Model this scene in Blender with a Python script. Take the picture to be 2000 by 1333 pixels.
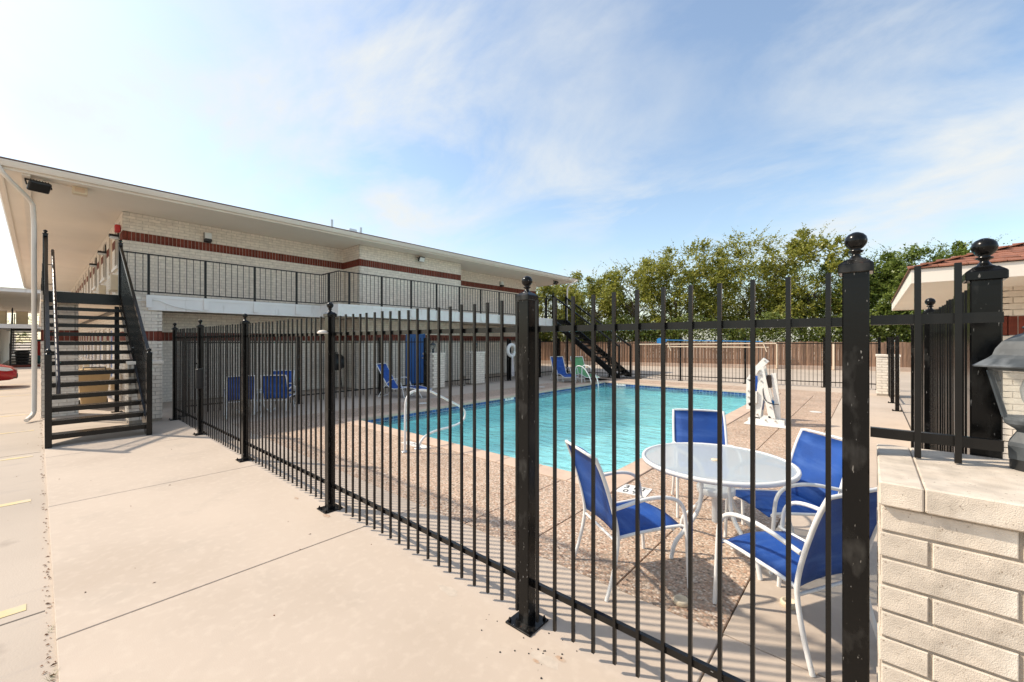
import bpy, math, random
from mathutils import Vector, Matrix
random.seed(7)
R = math.radians
scene = bpy.context.scene
C = scene.collection
for o in list(bpy.data.objects): bpy.data.objects.remove(o)

# ------------------------------------------------------------------ camera
CAMP = Vector((0, 0, 1.725)); YAW = R(41)
cam_d = bpy.data.cameras.new('camera'); cam_d.sensor_width = 36; cam_d.lens = 36 * 805 / 2000
cam_d.clip_start = .05; cam_d.clip_end = 2000
cam = bpy.data.objects.new('camera', cam_d); C.objects.link(cam)
cam.location = CAMP; cam.rotation_euler = (R(90), 0, YAW); scene.camera = cam

# ------------------------------------------------------------------ sky, sun, exposure
SUN_EL = R(45); SUN_H = Vector((-.857, -.515)).normalized()
to_sun = Vector((SUN_H.x * math.cos(SUN_EL), SUN_H.y * math.cos(SUN_EL), math.sin(SUN_EL)))
world = bpy.data.worlds.new('World'); scene.world = world; world.use_nodes = True
wn = world.node_tree.nodes; wl = world.node_tree.links; wn.clear()
def WN(t, **k):
    n = wn.new(t)
    for a, b in k.items(): setattr(n, a, b)
    return n
sky = WN('ShaderNodeTexSky', sky_type='NISHITA', sun_disc=False, sun_elevation=SUN_EL,
         sun_rotation=math.atan2(SUN_H.x, SUN_H.y), altitude=100, air_density=1.15, dust_density=1.3, ozone_density=.7)
tc = WN('ShaderNodeTexCoord'); sep = WN('ShaderNodeSeparateXYZ'); wl.new(tc.outputs['Generated'], sep.inputs[0])
def wmath(op, a, b=None):
    n = WN('ShaderNodeMath', operation=op)
    for i, v in enumerate((a, b)):
        if v is None: continue
        if isinstance(v, (int, float)): n.inputs[i].default_value = v
        else: wl.new(v, n.inputs[i])
    return n.outputs[0]
den = wmath('ADD', wmath('MAXIMUM', sep.outputs[2], 0.0), .22)
cx_ = wmath('DIVIDE', sep.outputs[0], den); cy_ = wmath('DIVIDE', sep.outputs[1], den)
comb = WN('ShaderNodeCombineXYZ'); wl.new(cx_, comb.inputs[0]); wl.new(cy_, comb.inputs[1])
mp1 = WN('ShaderNodeMapping'); mp1.inputs['Rotation'].default_value = (0, 0, R(35)); mp1.inputs['Scale'].default_value = (.8, 1.15, 1)
mp1.inputs['Location'].default_value = (3.1, .6, 0)
wl.new(comb.outputs[0], mp1.inputs[0])
nz1 = WN('ShaderNodeTexNoise'); nz1.inputs['Scale'].default_value = 1.7; nz1.inputs['Detail'].default_value = 9; nz1.inputs['Roughness'].default_value = .6
nz1.inputs['Distortion'].default_value = .35; wl.new(mp1.outputs[0], nz1.inputs['Vector'])
nz2 = WN('ShaderNodeTexNoise'); nz2.inputs['Scale'].default_value = .75; nz2.inputs['Detail'].default_value = 3; wl.new(comb.outputs[0], nz2.inputs['Vector'])
cl = WN('ShaderNodeMapRange'); cl.inputs[1].default_value = .40; cl.inputs[2].default_value = .64
wl.new(nz1.outputs[0], cl.inputs[0])
cl2 = WN('ShaderNodeMapRange'); cl2.inputs[1].default_value = .34; cl2.inputs[2].default_value = .60; wl.new(nz2.outputs[0], cl2.inputs[0])
cf = wmath('MULTIPLY', wmath('MULTIPLY', cl.outputs[0], cl2.outputs[0]), .88)
veil = wmath('ADD', cf, .07)
mixc = WN('ShaderNodeMix', data_type='RGBA'); wl.new(veil, mixc.inputs[0]); wl.new(sky.outputs[0], mixc.inputs[6])
mixc.inputs[7].default_value = (4.0, 4.0, 4.0, 1)
bg = WN('ShaderNodeBackground'); bg.inputs['Strength'].default_value = .112; tint = WN('ShaderNodeMix', data_type='RGBA', blend_type='MULTIPLY'); tint.inputs[0].default_value = 1; tint.inputs[7].default_value = (.975, 1, .99, 1)
wl.new(mixc.outputs[2], tint.inputs[6]); wl.new(tint.outputs[2], bg.inputs[0])
wo = WN('ShaderNodeOutputWorld'); wl.new(bg.outputs[0], wo.inputs[0])

sd = bpy.data.lights.new('sun', 'SUN'); sd.energy = 2.5; sd.angle = R(1.4); sd.color = (1, .885, .73)
sun = bpy.data.objects.new('sun', sd); C.objects.link(sun); sun.location = (-30, -20, 40)
sun.rotation_euler = to_sun.to_track_quat('Z', 'Y').to_euler()
vs = scene.view_settings
vs.view_transform = 'Standard'; vs.look = 'None'; vs.gamma = 1; vs.exposure = 1.02; vs.use_curve_mapping = False
scene.cycles.max_bounces = 8; scene.cycles.transparent_max_bounces = 24; scene.cycles.use_denoising = True

# ------------------------------------------------------------------ materials
MATS = {}
def mat(name, col, rough=.6, metal=0., var=.0, vscale=6., bump=0., bscale=80., spec=.5, island=0., col2=None, detail=4, coords='Object', stretch=None):
    """procedural principled material: noise-blended colour, optional per piece variation and bump"""
    m = bpy.data.materials.new(name); m.use_nodes = True; nt = m.node_tree; n = nt.nodes; l = nt.links
    b = n['Principled BSDF']; b.inputs['Roughness'].default_value = rough; b.inputs['Metallic'].default_value = metal
    b.inputs['Specular IOR Level'].default_value = spec
    t = n.new('ShaderNodeTexCoord'); src = t.outputs[coords]
    if coords == 'World':
        pass
    if stretch:
        mp = n.new('ShaderNodeMapping'); mp.inputs['Scale'].default_value = stretch; l.new(src, mp.inputs[0]); src = mp.outputs[0]
    c2 = col2 if col2 else tuple(max(0, c * (1 - var)) for c in col)
    nz = n.new('ShaderNodeTexNoise'); nz.inputs['Scale'].default_value = vscale; nz.inputs['Detail'].default_value = detail
    l.new(src, nz.inputs['Vector'])
    mr = n.new('ShaderNodeMapRange'); mr.inputs[1].default_value = .36; mr.inputs[2].default_value = .66; l.new(nz.outputs[0], mr.inputs[0])
    mx = n.new('ShaderNodeMix'); mx.data_type = 'RGBA'; mx.inputs[6].default_value = (*col, 1); mx.inputs[7].default_value = (*c2, 1)
    l.new(mr.outputs[0], mx.inputs[0]); out = mx.outputs[2]
    if island:
        g = n.new('ShaderNodeNewGeometry'); oi = n.new('ShaderNodeObjectInfo')
        ad = n.new('ShaderNodeMath'); ad.operation = 'ADD'; l.new(g.outputs['Random Per Island'], ad.inputs[0]); l.new(oi.outputs['Random'], ad.inputs[1])
        fr = n.new('ShaderNodeMath'); fr.operation = 'FRACT'; l.new(ad.outputs[0], fr.inputs[0])
        m2 = n.new('ShaderNodeMapRange'); m2.inputs[3].default_value = 1 - island; m2.inputs[4].default_value = 1 + island * .55; l.new(fr.outputs[0], m2.inputs[0])
        hs = n.new('ShaderNodeHueSaturation'); l.new(m2.outputs[0], hs.inputs['Value']); l.new(out, hs.inputs['Color']); out = hs.outputs[0]
    l.new(out, b.inputs['Base Color'])
    if bump:
        bn = n.new('ShaderNodeTexNoise'); bn.inputs['Scale'].default_value = bscale; bn.inputs['Detail'].default_value = 6; l.new(src, bn.inputs['Vector'])
        bp = n.new('ShaderNodeBump'); bp.inputs['Strength'].default_value = bump; bp.inputs['Distance'].default_value = .006
        l.new(bn.outputs[0], bp.inputs['Height']); l.new(bp.outputs[0], b.inputs['Normal'])
    MATS[name] = m; return m
def parts(m): return m.node_tree.nodes, m.node_tree.links, m.node_tree.nodes['Principled BSDF']
def overlay(m, col, scale, lo, hi, rough=None, coords='Object', detail=8, stretch=None):
    """lay a second noise-shaped colour (stain, chip, rust) over the base colour"""
    n, l, b = parts(m); base = b.inputs['Base Color'].links[0].from_socket
    t = n.new('ShaderNodeTexCoord'); src = t.outputs[coords]
    if stretch:
        mp = n.new('ShaderNodeMapping'); mp.inputs['Scale'].default_value = stretch; l.new(src, mp.inputs[0]); src = mp.outputs[0]
    nz = n.new('ShaderNodeTexNoise'); nz.inputs['Scale'].default_value = scale; nz.inputs['Detail'].default_value = detail; l.new(src, nz.inputs['Vector'])
    mr = n.new('ShaderNodeMapRange'); mr.inputs[1].default_value = lo; mr.inputs[2].default_value = hi; l.new(nz.outputs[0], mr.inputs[0])
    mx = n.new('ShaderNodeMix'); mx.data_type = 'RGBA'; l.new(mr.outputs[0], mx.inputs[0]); l.new(base, mx.inputs[6]); mx.inputs[7].default_value = (*col, 1)
    l.new(mx.outputs[2], b.inputs['Base Color'])
    if rough is not None:
        r2 = n.new('ShaderNodeMapRange'); r2.inputs[3].default_value = b.inputs['Roughness'].default_value; r2.inputs[4].default_value = rough
        l.new(mr.outputs[0], r2.inputs[0]); l.new(r2.outputs[0], b.inputs['Roughness'])
    return m

M = MATS
mat('concrete', (.54, .445, .36), .85, var=.12, vscale=.55, bump=.12, bscale=140, spec=.3, detail=8)
overlay(M['concrete'], (.43, .36, .295), 1.6, .56, .85); overlay(M['concrete'], (.545, .455, .37), 14, .50, .75); overlay(M['concrete'], (.33, .27, .22), 34, .72, .80); overlay(M['concrete'], (.44, .355, .28), .55, .56, .80)
mat('lot', (.50, .42, .345), .88, var=.16, vscale=.35, bump=.3, bscale=90, spec=.3, detail=8)
overlay(M['lot'], (.40, .34, .29), 1.7, .58, .78, stretch=(3, 1, 1)); overlay(M['lot'], (.34, .28, .23), 3.1, .64, .80)
mat('joint', (.13, .11, .09), .95)
mat('coping', (.62, .46, .35), .8, var=.14, vscale=3, bump=.3, bscale=120, island=.05)
mat('cream_brick', (.85, .77, .665), .85, var=.16, vscale=9, bump=.18, bscale=90, spec=.25, island=.06)
overlay(M['cream_brick'], (.55, .46, .37), 34, .68, .78)
mat('pier_brick', (.70, .605, .50), .9, var=.30, vscale=13, bump=.5, bscale=420, detail=9, spec=.2, island=.06)
overlay(M['pier_brick'], (.27, .21, .16), 95, .66, .71); overlay(M['pier_brick'], (.76, .68, .58), 6, .52, .72); overlay(M['pier_brick'], (.50, .41, .32), 4.5, .58, .80)
mat('red_brick', (.20, .05, .031), .8, var=.3, vscale=12, bump=.4, bscale=100, spec=.25, island=.22)
mat('mortar', (.60, .53, .45), .95, var=.25, vscale=20, bump=.5, bscale=150)
mat('mortar_light', (.40, .34, .275), .95, var=.25, vscale=25, bump=.8, bscale=160)
mat('soffit', (.83, .75, .65), .8, var=.05, vscale=.8, bump=.08, bscale=200)
mat('trim', (.76, .69, .60), .55, var=.06, vscale=2)
mat('white_beam', (.84, .82, .79), .6, var=.05, vscale=3); overlay(M['white_beam'], (.50, .46, .40), 5, .62, .78, stretch=(1, 1, .25))
mat('roof_edge', (.16, .10, .075), .9, var=.3, vscale=30)
mat('shingle', (.31, .125, .075), .9, var=.3, vscale=14, bump=.6, bscale=150, island=.22)
bp_ = mat('black_paint', (.007, .0065, .006), .26, var=.4, vscale=7, bump=.05, bscale=55, spec=.36)
overlay(bp_, (.05, .03, .02), 10, .70, .78, .6); overlay(bp_, (.26, .25, .235), 42, .735, .76, .6)
bpf = mat('black_post', (.005, .0048, .0046), .2, var=.3, vscale=6, bump=.06, bscale=45, spec=.24)
overlay(bpf, (.13, .05, .028), 7, .655, .69, .75, stretch=(1, 1, .3)); overlay(bpf, (.20, .19, .175), 95, .685, .72, .7, stretch=(1, 1, .3)); overlay(bpf, (.05, .048, .045), 9, .56, .70, .5, stretch=(1, 1, .4)); overlay(bpf, (.03, .028, .026), 3.5, .60, .78, .5)
mat('black_far', (.008, .0075, .007), .35, spec=.3)
mat('brown_metal', (.03, .017, .015), .3, var=.3, vscale=20, spec=.6)
mat('steel', (.62, .60, .58), .28, metal=.85, var=.1, vscale=20)
mat('white_tube', (.80, .79, .77), .38, var=.06, vscale=9, spec=.5); overlay(M['white_tube'], (.55, .5, .43), 30, .68, .78)
mat('white_plastic', (.80, .78, .74), .5, var=.05)
blue = mat('blue_sling', (.014, .082, .36), .6, var=.30, vscale=4, bump=.6, bscale=420, spec=.35); overlay(blue, (.05, .13, .40), 16, .5, .75, stretch=(.2, 1, 1)); overlay(blue, (.02, .045, .16), 6, .62, .8)
mat('green_sling', (.13, .36, .15), .6, var=.15, vscale=5, bump=.3, bscale=500)
mat('blue_door', (.025, .13, .42), .5, var=.08)
mat('dark_rubber', (.02, .02, .02), .7, var=.3)
mat('beige_plastic', (.55, .38, .19), .55, var=.1, vscale=4)
mat('tan_box', (.62, .46, .32), .6)
mat('red_plastic', (.5, .02, .015), .4)
mat('yellow_paint', (.66, .52, .27), .8, var=.1, vscale=6); overlay(M['yellow_paint'], (.54, .45, .36), 9, .42, .66)
mat('lantern_grey', (.065, .075, .082), .5, var=.35, vscale=16, bump=.1, bscale=60); overlay(M['lantern_grey'], (.19, .205, .22), 11, .55, .75, .75)
mat('black_plastic', (.015, .015, .015), .45, var=.3, vscale=12)
mat('brown_wood', (.39, .235, .15), .85, var=.38, vscale=2.2, bump=.4, bscale=30, island=.28, stretch=(6, 6, .8))
mat('bark', (.20, .15, .11), .9, var=.4, vscale=8, bump=.6, bscale=25)
mat('lettering', (.015, .015, .015), .6)
mat('tile_white', (.80, .78, .74), .35, var=.05)
mat('plaster', (.60, .95, .98), .8, var=.10, vscale=1.2)
mat('pool_tile', (.035, .10, .30), .2, var=.4, vscale=4, spec=.6, island=.55)
mat('grout', (.55, .62, .68), .8)
mat('car_red', (.42, .012, .014), .25, spec=.7)
mat('dark_glass', (.02, .025, .03), .08, spec=.7)
mat('curtain', (.55, .50, .42), .9, var=.2, vscale=8, stretch=(12, 12, .5))
mat('lamp_glass', (.75, .78, .78), .15)
mat('ivory', (.72, .60, .43), .5, var=.08)
mat('vending_teal', (.05, .20, .24), .35, var=.6, vscale=3)
mat('dry_leaf', (.22, .10, .05), .9, island=.5)
mat('weed', (.16, .20, .06), .8, island=.4)
mat('rope', (.72, .68, .70), .9)
mat('net_blue', (.02, .20, .50), .5)
mat('pole_cream', (.76, .62, .46), .5)
mat('rust_stain', (.42, .27, .18), .9, col2=(.50, .40, .31), vscale=30)

def aggregate():
    m = bpy.data.materials.new('aggregate'); m.use_nodes = True; n, l, b = parts(m); b.inputs['Roughness'].default_value = .8
    t = n.new('ShaderNodeTexCoord')
    v = n.new('ShaderNodeTexVoronoi'); v.inputs['Scale'].default_value = 52; l.new(t.outputs['Object'], v.inputs['Vector'])
    v.inputs['Randomness'].default_value = 1
    sp = n.new('ShaderNodeSeparateColor'); l.new(v.outputs['Color'], sp.inputs[0])
    r = n.new('ShaderNodeValToRGB'); e = r.color_ramp.elements; e[0].position = 0; e[0].color = (.10, .075, .06, 1); e[1].position = 1; e[1].color = (.70, .60, .50, 1)
    for p_, c_ in ((.10, (.30, .18, .12, 1)), (.22, (.46, .28, .185, 1)), (.5, (.58, .395, .28, 1)), (.75, (.62, .465, .35, 1))):
        q = e.new(p_); q.color = c_
    l.new(sp.outputs[0], r.inputs[0])
    ed = n.new('ShaderNodeMapRange'); ed.inputs[1].default_value = .012; ed.inputs[2].default_value = .0; ed.inputs[1].default_value = .35; ed.inputs[2].default_value = .75
    l.new(v.outputs['Distance'], ed.inputs[0])
    mx = n.new('ShaderNodeMix'); mx.data_type = 'RGBA'; l.new(ed.outputs[0], mx.inputs[0]); l.new(r.outputs[0], mx.inputs[6]); mx.inputs[7].default_value = (.36, .275, .205, 1)
    nz = n.new('ShaderNodeTexNoise'); nz.inputs['Scale'].default_value = .9; nz.inputs['Detail'].default_value = 7; l.new(t.outputs['Object'], nz.inputs['Vector'])
    mr = n.new('ShaderNodeMapRange'); mr.inputs[1].default_value = .35; mr.inputs[2].default_value = .7; mr.inputs[3].default_value = 1.08; mr.inputs[4].default_value = .86; l.new(nz.outputs[0], mr.inputs[0])
    hs = n.new('ShaderNodeHueSaturation'); l.new(mr.outputs[0], hs.inputs['Value']); l.new(mx.outputs[2], hs.inputs['Color'])
    l.new(hs.outputs[0], b.inputs['Base Color'])
    bp = n.new('ShaderNodeBump'); bp.inputs['Strength'].default_value = .8; bp.inputs['Distance'].default_value = .006; bp.invert = True
    l.new(v.outputs['Distance'], bp.inputs['Height']); l.new(bp.outputs[0], b.inputs['Normal']); MATS['aggregate'] = m
aggregate()
def water():
    m = bpy.data.materials.new('water'); m.use_nodes = True; n = m.node_tree.nodes; l = m.node_tree.links; n.clear()
    o = n.new('ShaderNodeOutputMaterial'); t = n.new('ShaderNodeTexCoord')
    mp = n.new('ShaderNodeMapping'); mp.inputs['Rotation'].default_value = (0, 0, R(-41)); mp.inputs['Scale'].default_value = (.45, 1, 1); l.new(t.outputs['Object'], mp.inputs[0])
    a = n.new('ShaderNodeTexNoise'); a.inputs['Scale'].default_value = 5.5; a.inputs['Detail'].default_value = 4; a.inputs['Distortion'].default_value = .6; l.new(mp.outputs[0], a.inputs['Vector'])
    bp = n.new('ShaderNodeBump'); bp.inputs['Strength'].default_value = .6; bp.inputs['Distance'].default_value = .08; l.new(a.outputs[0], bp.inputs['Height'])
    fr = n.new('ShaderNodeFresnel'); fr.inputs[0].default_value = 1.33; l.new(bp.outputs[0], fr.inputs['Normal'])
    tr = n.new('ShaderNodeBsdfTransparent'); tr.inputs[0].default_value = (.84, .985, .99, 1)
    gl = n.new('ShaderNodeBsdfGlossy'); gl.inputs['Roughness'].default_value = .06; l.new(bp.outputs[0], gl.inputs['Normal'])
    rf = n.new('ShaderNodeBsdfRefraction'); rf.inputs['IOR'].default_value = 1.33; rf.inputs[0].default_value = (.75, .95, .97, 1); l.new(bp.outputs[0], rf.inputs['Normal'])
    m0 = n.new('ShaderNodeMixShader'); m0.inputs[0].default_value = .35; l.new(tr.outputs[0], m0.inputs[1]); l.new(rf.outputs[0], m0.inputs[2])
    mx = n.new('ShaderNodeMixShader'); l.new(fr.outputs[0], mx.inputs[0]); l.new(m0.outputs[0], mx.inputs[1]); l.new(gl.outputs[0], mx.inputs[2])
    l.new(mx.outputs[0], o.inputs[0]); MATS['water'] = m
water()
def glassy(name, tint, frost, fac_diff):
    m = bpy.data.materials.new(name); m.use_nodes = True; n = m.node_tree.nodes; l = m.node_tree.links; n.clear()
    o = n.new('ShaderNodeOutputMaterial')
    tr = n.new('ShaderNodeBsdfTransparent'); tr.inputs[0].default_value = (*tint, 1)
    df = n.new('ShaderNodeBsdfDiffuse'); df.inputs[0].default_value = (.90, .94, .95, 1)
    ts = n.new('ShaderNodeBsdfTranslucent'); ts.inputs[0].default_value = (.90, .94, .95, 1)
    gl = n.new('ShaderNodeBsdfGlossy'); gl.inputs['Roughness'].default_value = frost
    t = n.new('ShaderNodeTexCoord'); nz = n.new('ShaderNodeTexNoise'); nz.inputs['Scale'].default_value = 120; l.new(t.outputs['Object'], nz.inputs['Vector'])
    bp = n.new('ShaderNodeBump'); bp.inputs['Strength'].default_value = .3 if frost > .1 else .0; bp.inputs['Distance'].default_value = .004; l.new(nz.outputs[0], bp.inputs['Height']); l.new(bp.outputs[0], gl.inputs['Normal'])
    dd = n.new('ShaderNodeMixShader'); dd.inputs[0].default_value = .22; l.new(df.outputs[0], dd.inputs[1]); l.new(ts.outputs[0], dd.inputs[2])
    m1 = n.new('ShaderNodeMixShader'); m1.inputs[0].default_value = fac_diff; l.new(tr.outputs[0], m1.inputs[1]); l.new(dd.outputs[0], m1.inputs[2])
    lw = n.new('ShaderNodeLayerWeight'); pw_ = n.new('ShaderNodeMath'); pw_.operation = 'POWER'; pw_.inputs[1].default_value = 3; l.new(lw.outputs['Facing'], pw_.inputs[0])
    fr = n.new('ShaderNodeMath'); fr.operation = 'MULTIPLY_ADD'; fr.inputs[1].default_value = .7; fr.inputs[2].default_value = .05; l.new(pw_.outputs[0], fr.inputs[0])
    m2 = n.new('ShaderNodeMixShader'); l.new(fr.outputs[0], m2.inputs[0]); l.new(m1.outputs[0], m2.inputs[1]); l.new(gl.outputs[0], m2.inputs[2])
    l.new(m2.outputs[0], o.inputs[0]); MATS[name] = m
glassy('table_glass', (.95, .98, .98), .14, .40); glassy('clear_glass', (.93, .93, .90), .03, .10)
def leafmat(name, c1, c2):
    m = bpy.data.materials.new(name); m.use_nodes = True; n = m.node_tree.nodes; l = m.node_tree.links; n.clear()
    o = n.new('ShaderNodeOutputMaterial'); g = n.new('ShaderNodeNewGeometry')
    r = n.new('ShaderNodeMix'); r.data_type = 'RGBA'; r.inputs[6].default_value = (*c1, 1); r.inputs[7].default_value = (*c2, 1); l.new(g.outputs['Random Per Island'], r.inputs[0])
    d = n.new('ShaderNodeBsdfDiffuse'); t = n.new('ShaderNodeBsdfTranslucent'); gl = n.new('ShaderNodeBsdfGlossy'); gl.inputs['Roughness'].default_value = .45
    gl.inputs[0].default_value = (.5, .5, .5, 1)
    l.new(r.outputs[2], d.inputs[0]); l.new(r.outputs[2], t.inputs[0])
    a = n.new('ShaderNodeMixShader'); a.inputs[0].default_value = .4; l.new(d.outputs[0], a.inputs[1]); l.new(t.outputs[0], a.inputs[2])
    b = n.new('ShaderNodeMixShader'); b.inputs[0].default_value = .06; l.new(a.outputs[0], b.inputs[1]); l.new(gl.outputs[0], b.inputs[2])
    l.new(b.outputs[0], o.inputs[0]); MATS[name] = m
leafmat('leaf_a', (.13, .165, .02), (.47, .44, .09)); leafmat('leaf_b', (.08, .12, .02), (.26, .30, .07)); leafmat('leaf_c', (.08, .13, .022), (.28, .34, .075))

# ------------------------------------------------------------------ mesh helpers
WL = {}                                     # world location of unrotated parents
def tag(o, label=None, cat=None, group=None, kind=None):
    if label: o['label'] = label
    if cat: o['category'] = cat
    if group: o['group'] = group
    if kind: o['kind'] = kind
    return o
def thing(name, label, cat, loc=(0, 0, 0), rz=0, group=None):
    o = bpy.data.objects.new(name, None); o.empty_display_size = .1; C.objects.link(o)
    o.location = loc; o.rotation_euler.z = rz; WL[o] = Vector(loc); return tag(o, label, cat, group)
class MB:
    def __init__(s): s.v = []; s.f = []; s.sm = []
    def add(s, v, f, smooth=False):
        k = len(s.v); s.v += [tuple(p) for p in v]
        for q in f: s.f.append(tuple(i + k for i in q)); s.sm.append(smooth)
        return s
    def box(s, x0, x1, y0, y1, z0, z1, bev=0):
        if not bev:
            v = [(x, y, z) for z in (z0, z1) for y in (y0, y1) for x in (x0, x1)]
            return s.add(v, [(0, 2, 3, 1), (4, 5, 7, 6), (0, 1, 5, 4), (2, 6, 7, 3), (0, 4, 6, 2), (1, 3, 7, 5)])
        b = bev; rings = [(z0, b), (z0 + b, 0), (z1 - b, 0), (z1, b)]; v = []
        for z, i in rings:
            v += [(x0 + i + b, y0 + i, z), (x1 - i - b, y0 + i, z), (x1 - i, y0 + i + b, z), (x1 - i, y1 - i - b, z), (x1 - i - b, y1 - i, z), (x0 + i + b, y1 - i, z), (x0 + i, y1 - i - b, z), (x0 + i, y0 + i + b, z)]
        f = [tuple(range(7, -1, -1)), tuple(range(24, 32))]
        for r in range(3):
            for i in range(8): f.append((r * 8 + i, r * 8 + (i + 1) % 8, r * 8 + 8 + (i + 1) % 8, r * 8 + 8 + i))
        return s.add(v, f)
    def bar(s, p, q, w, h, up=(0, 0, 1)):
        p = Vector(p); q = Vector(q); d = (q - p).normalized(); u = Vector(up); sd = d.cross(u)
        if sd.length < 1e-4: sd = d.cross(Vector((1, 0, 0)))
        sd.normalize(); u = sd.cross(d).normalized(); v = []
        for e in (p, q):
            for a, b in ((-1, -1), (1, -1), (1, 1), (-1, 1)): v.append(e + sd * a * w / 2 + u * b * h / 2)
        return s.add(v, [(3, 2, 1, 0), (4, 5, 6, 7), (0, 1, 5, 4), (1, 2, 6, 5), (2, 3, 7, 6), (3, 0, 4, 7)])
    def tube(s, pts, r, n=8, closed=False, smooth_path=0):
        P = [Vector(p) for p in pts]
        for _ in range(smooth_path):                 # Chaikin rounding
            Q = [] if closed else [P[0]]
            for i in range(len(P) - (0 if closed else 1)):
                a, b = P[i], P[(i + 1) % len(P)]; Q += [a * .75 + b * .25, a * .25 + b * .75]
            if not closed: Q.append(P[-1])
            P = Q
        m = len(P); v = []; prev = None
        rr = r if isinstance(r, (list, tuple)) else None
        for i, p in enumerate(P):
            d = (P[(i + 1) % m] - P[i - 1]) if closed else (P[min(i + 1, m - 1)] - P[max(i - 1, 0)])
            d.normalize()
            if prev is None:
                a = d.cross(Vector((0, 0, 1)))
                if a.length < .05: a = d.cross(Vector((1, 0, 0)))
            else: a = prev - d * prev.dot(d)
            a.normalize(); prev = a; b = d.cross(a)
            rad = (rr[0] + (rr[1] - rr[0]) * i / (m - 1)) if rr else r
            for k in range(n):
                t = 2 * math.pi * k / n; v.append(p + (a * math.cos(t) + b * math.sin(t)) * rad)
        f = []
        for i in range(m if closed else m - 1):
            for k in range(n):
                j = (i + 1) % m; f.append((i * n + k, i * n + (k + 1) % n, j * n + (k + 1) % n, j * n + k))
        s.add(v, f, True)
        if not closed: s.add([v[k] for k in range(n)], [tuple(range(n - 1, -1, -1))]); s.add(v[-n:], [tuple(range(n))])
        return s
    def lathe(s, prof, n=16, c=(0, 0, 0), smooth=True, rot=0.):
        v = []
        for r, z in prof:
            for k in range(n):
                t = 2 * math.pi * k / n + rot; v.append((c[0] + r * math.cos(t), c[1] + r * math.sin(t), c[2] + z))
        f = []
        for i in range(len(prof) - 1):
            for k in range(n): f.append((i * n + k, i * n + (k + 1) % n, i * n + n + (k + 1) % n, i * n + n + k))
        s.add(v, f, smooth); s.add(v[:n], [tuple(range(n - 1, -1, -1))]); s.add(v[-n:], [tuple(range(n))]); return s
    def extrude(s, poly, a, b):
        """poly: list of 3D points (planar), extruded by the vector from a to b"""
        n = len(poly); A = Vector(a); B = Vector(b); v = [Vector(p) + A for p in poly] + [Vector(p) + B for p in poly]
        return s.add(v, [tuple(range(n - 1, -1, -1)), tuple(range(n, 2 * n))] + [(i, (i + 1) % n, n + (i + 1) % n, n + i) for i in range(n)])
    def mesh(s, name, m):
        me = bpy.data.meshes.new(name); me.from_pydata(s.v, [], s.f)
        me.polygons.foreach_set('use_smooth', s.sm); me.materials.append(MATS[m] if isinstance(m, str) else m); me.update(); return me
    def build(s, name, m, parent=None, local=False):
        """local=False: vertices are world coordinates and are shifted under an unrotated parent"""
        if parent is not None and not local:
            w = WL[parent]; s.v = [(p[0] - w.x, p[1] - w.y, p[2] - w.z) for p in s.v]
        o = bpy.data.objects.new(name, s.mesh(name, m)); C.objects.link(o)
        if parent is not None: o.parent = parent; WL[o] = WL.get(parent, Vector())
        else: WL[o] = Vector()
        return o
def link(name, me, parent, loc, rz=0, label=None):
    o = bpy.data.objects.new(name, me); C.objects.link(o); o.parent = parent; o.location = loc; o.rotation_euler.z = rz
    WL[o] = WL.get(parent, Vector()) + Vector(loc); return o
def copy_tree(o, parent=None):
    c = o.copy(); C.objects.link(c); c.parent = parent
    for ch in list(o.children): copy_tree(ch, c)
    return c
def bx(name, m, parent, *a, bev=0): return MB().box(*a, bev=bev).build(name, m, parent)
def text_mesh(name, body, size, m, parent, mw, depth=.001):
    cu = bpy.data.curves.new(name, 'FONT'); cu.body = body; cu.size = size; cu.extrude = depth; cu.align_x = 'CENTER'; cu.align_y = 'CENTER'
    t = bpy.data.objects.new('tmp_text', cu); C.objects.link(t)
    me = bpy.data.meshes.new_from_object(t.evaluated_get(bpy.context.evaluated_depsgraph_get()))
    bpy.data.objects.remove(t); bpy.data.curves.remove(cu)
    me.materials.clear(); me.materials.append(MATS[m])
    o = bpy.data.objects.new(name, me); C.objects.link(o); o.parent = parent; o.matrix_local = mw; return o
def px_size(p, n, w, h):
    """rough size on the picture of a small face at p with normal n (0 when not seen)"""
    d = Vector(p) - CAMP; L = d.length; fwv = Vector((-math.sin(YAW), math.cos(YAW), 0)); z = d.dot(fwv)
    if z < .3: return 0
    u = d.dot(Vector((math.cos(YAW), math.sin(YAW), 0))) / z; vv = d.z / z
    if abs(u) > 1.28 or abs(vv) > .87: return 0
    c = -d.dot(Vector(n)) / L
    return w * h * max(c, 0) / (L * L)

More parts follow.
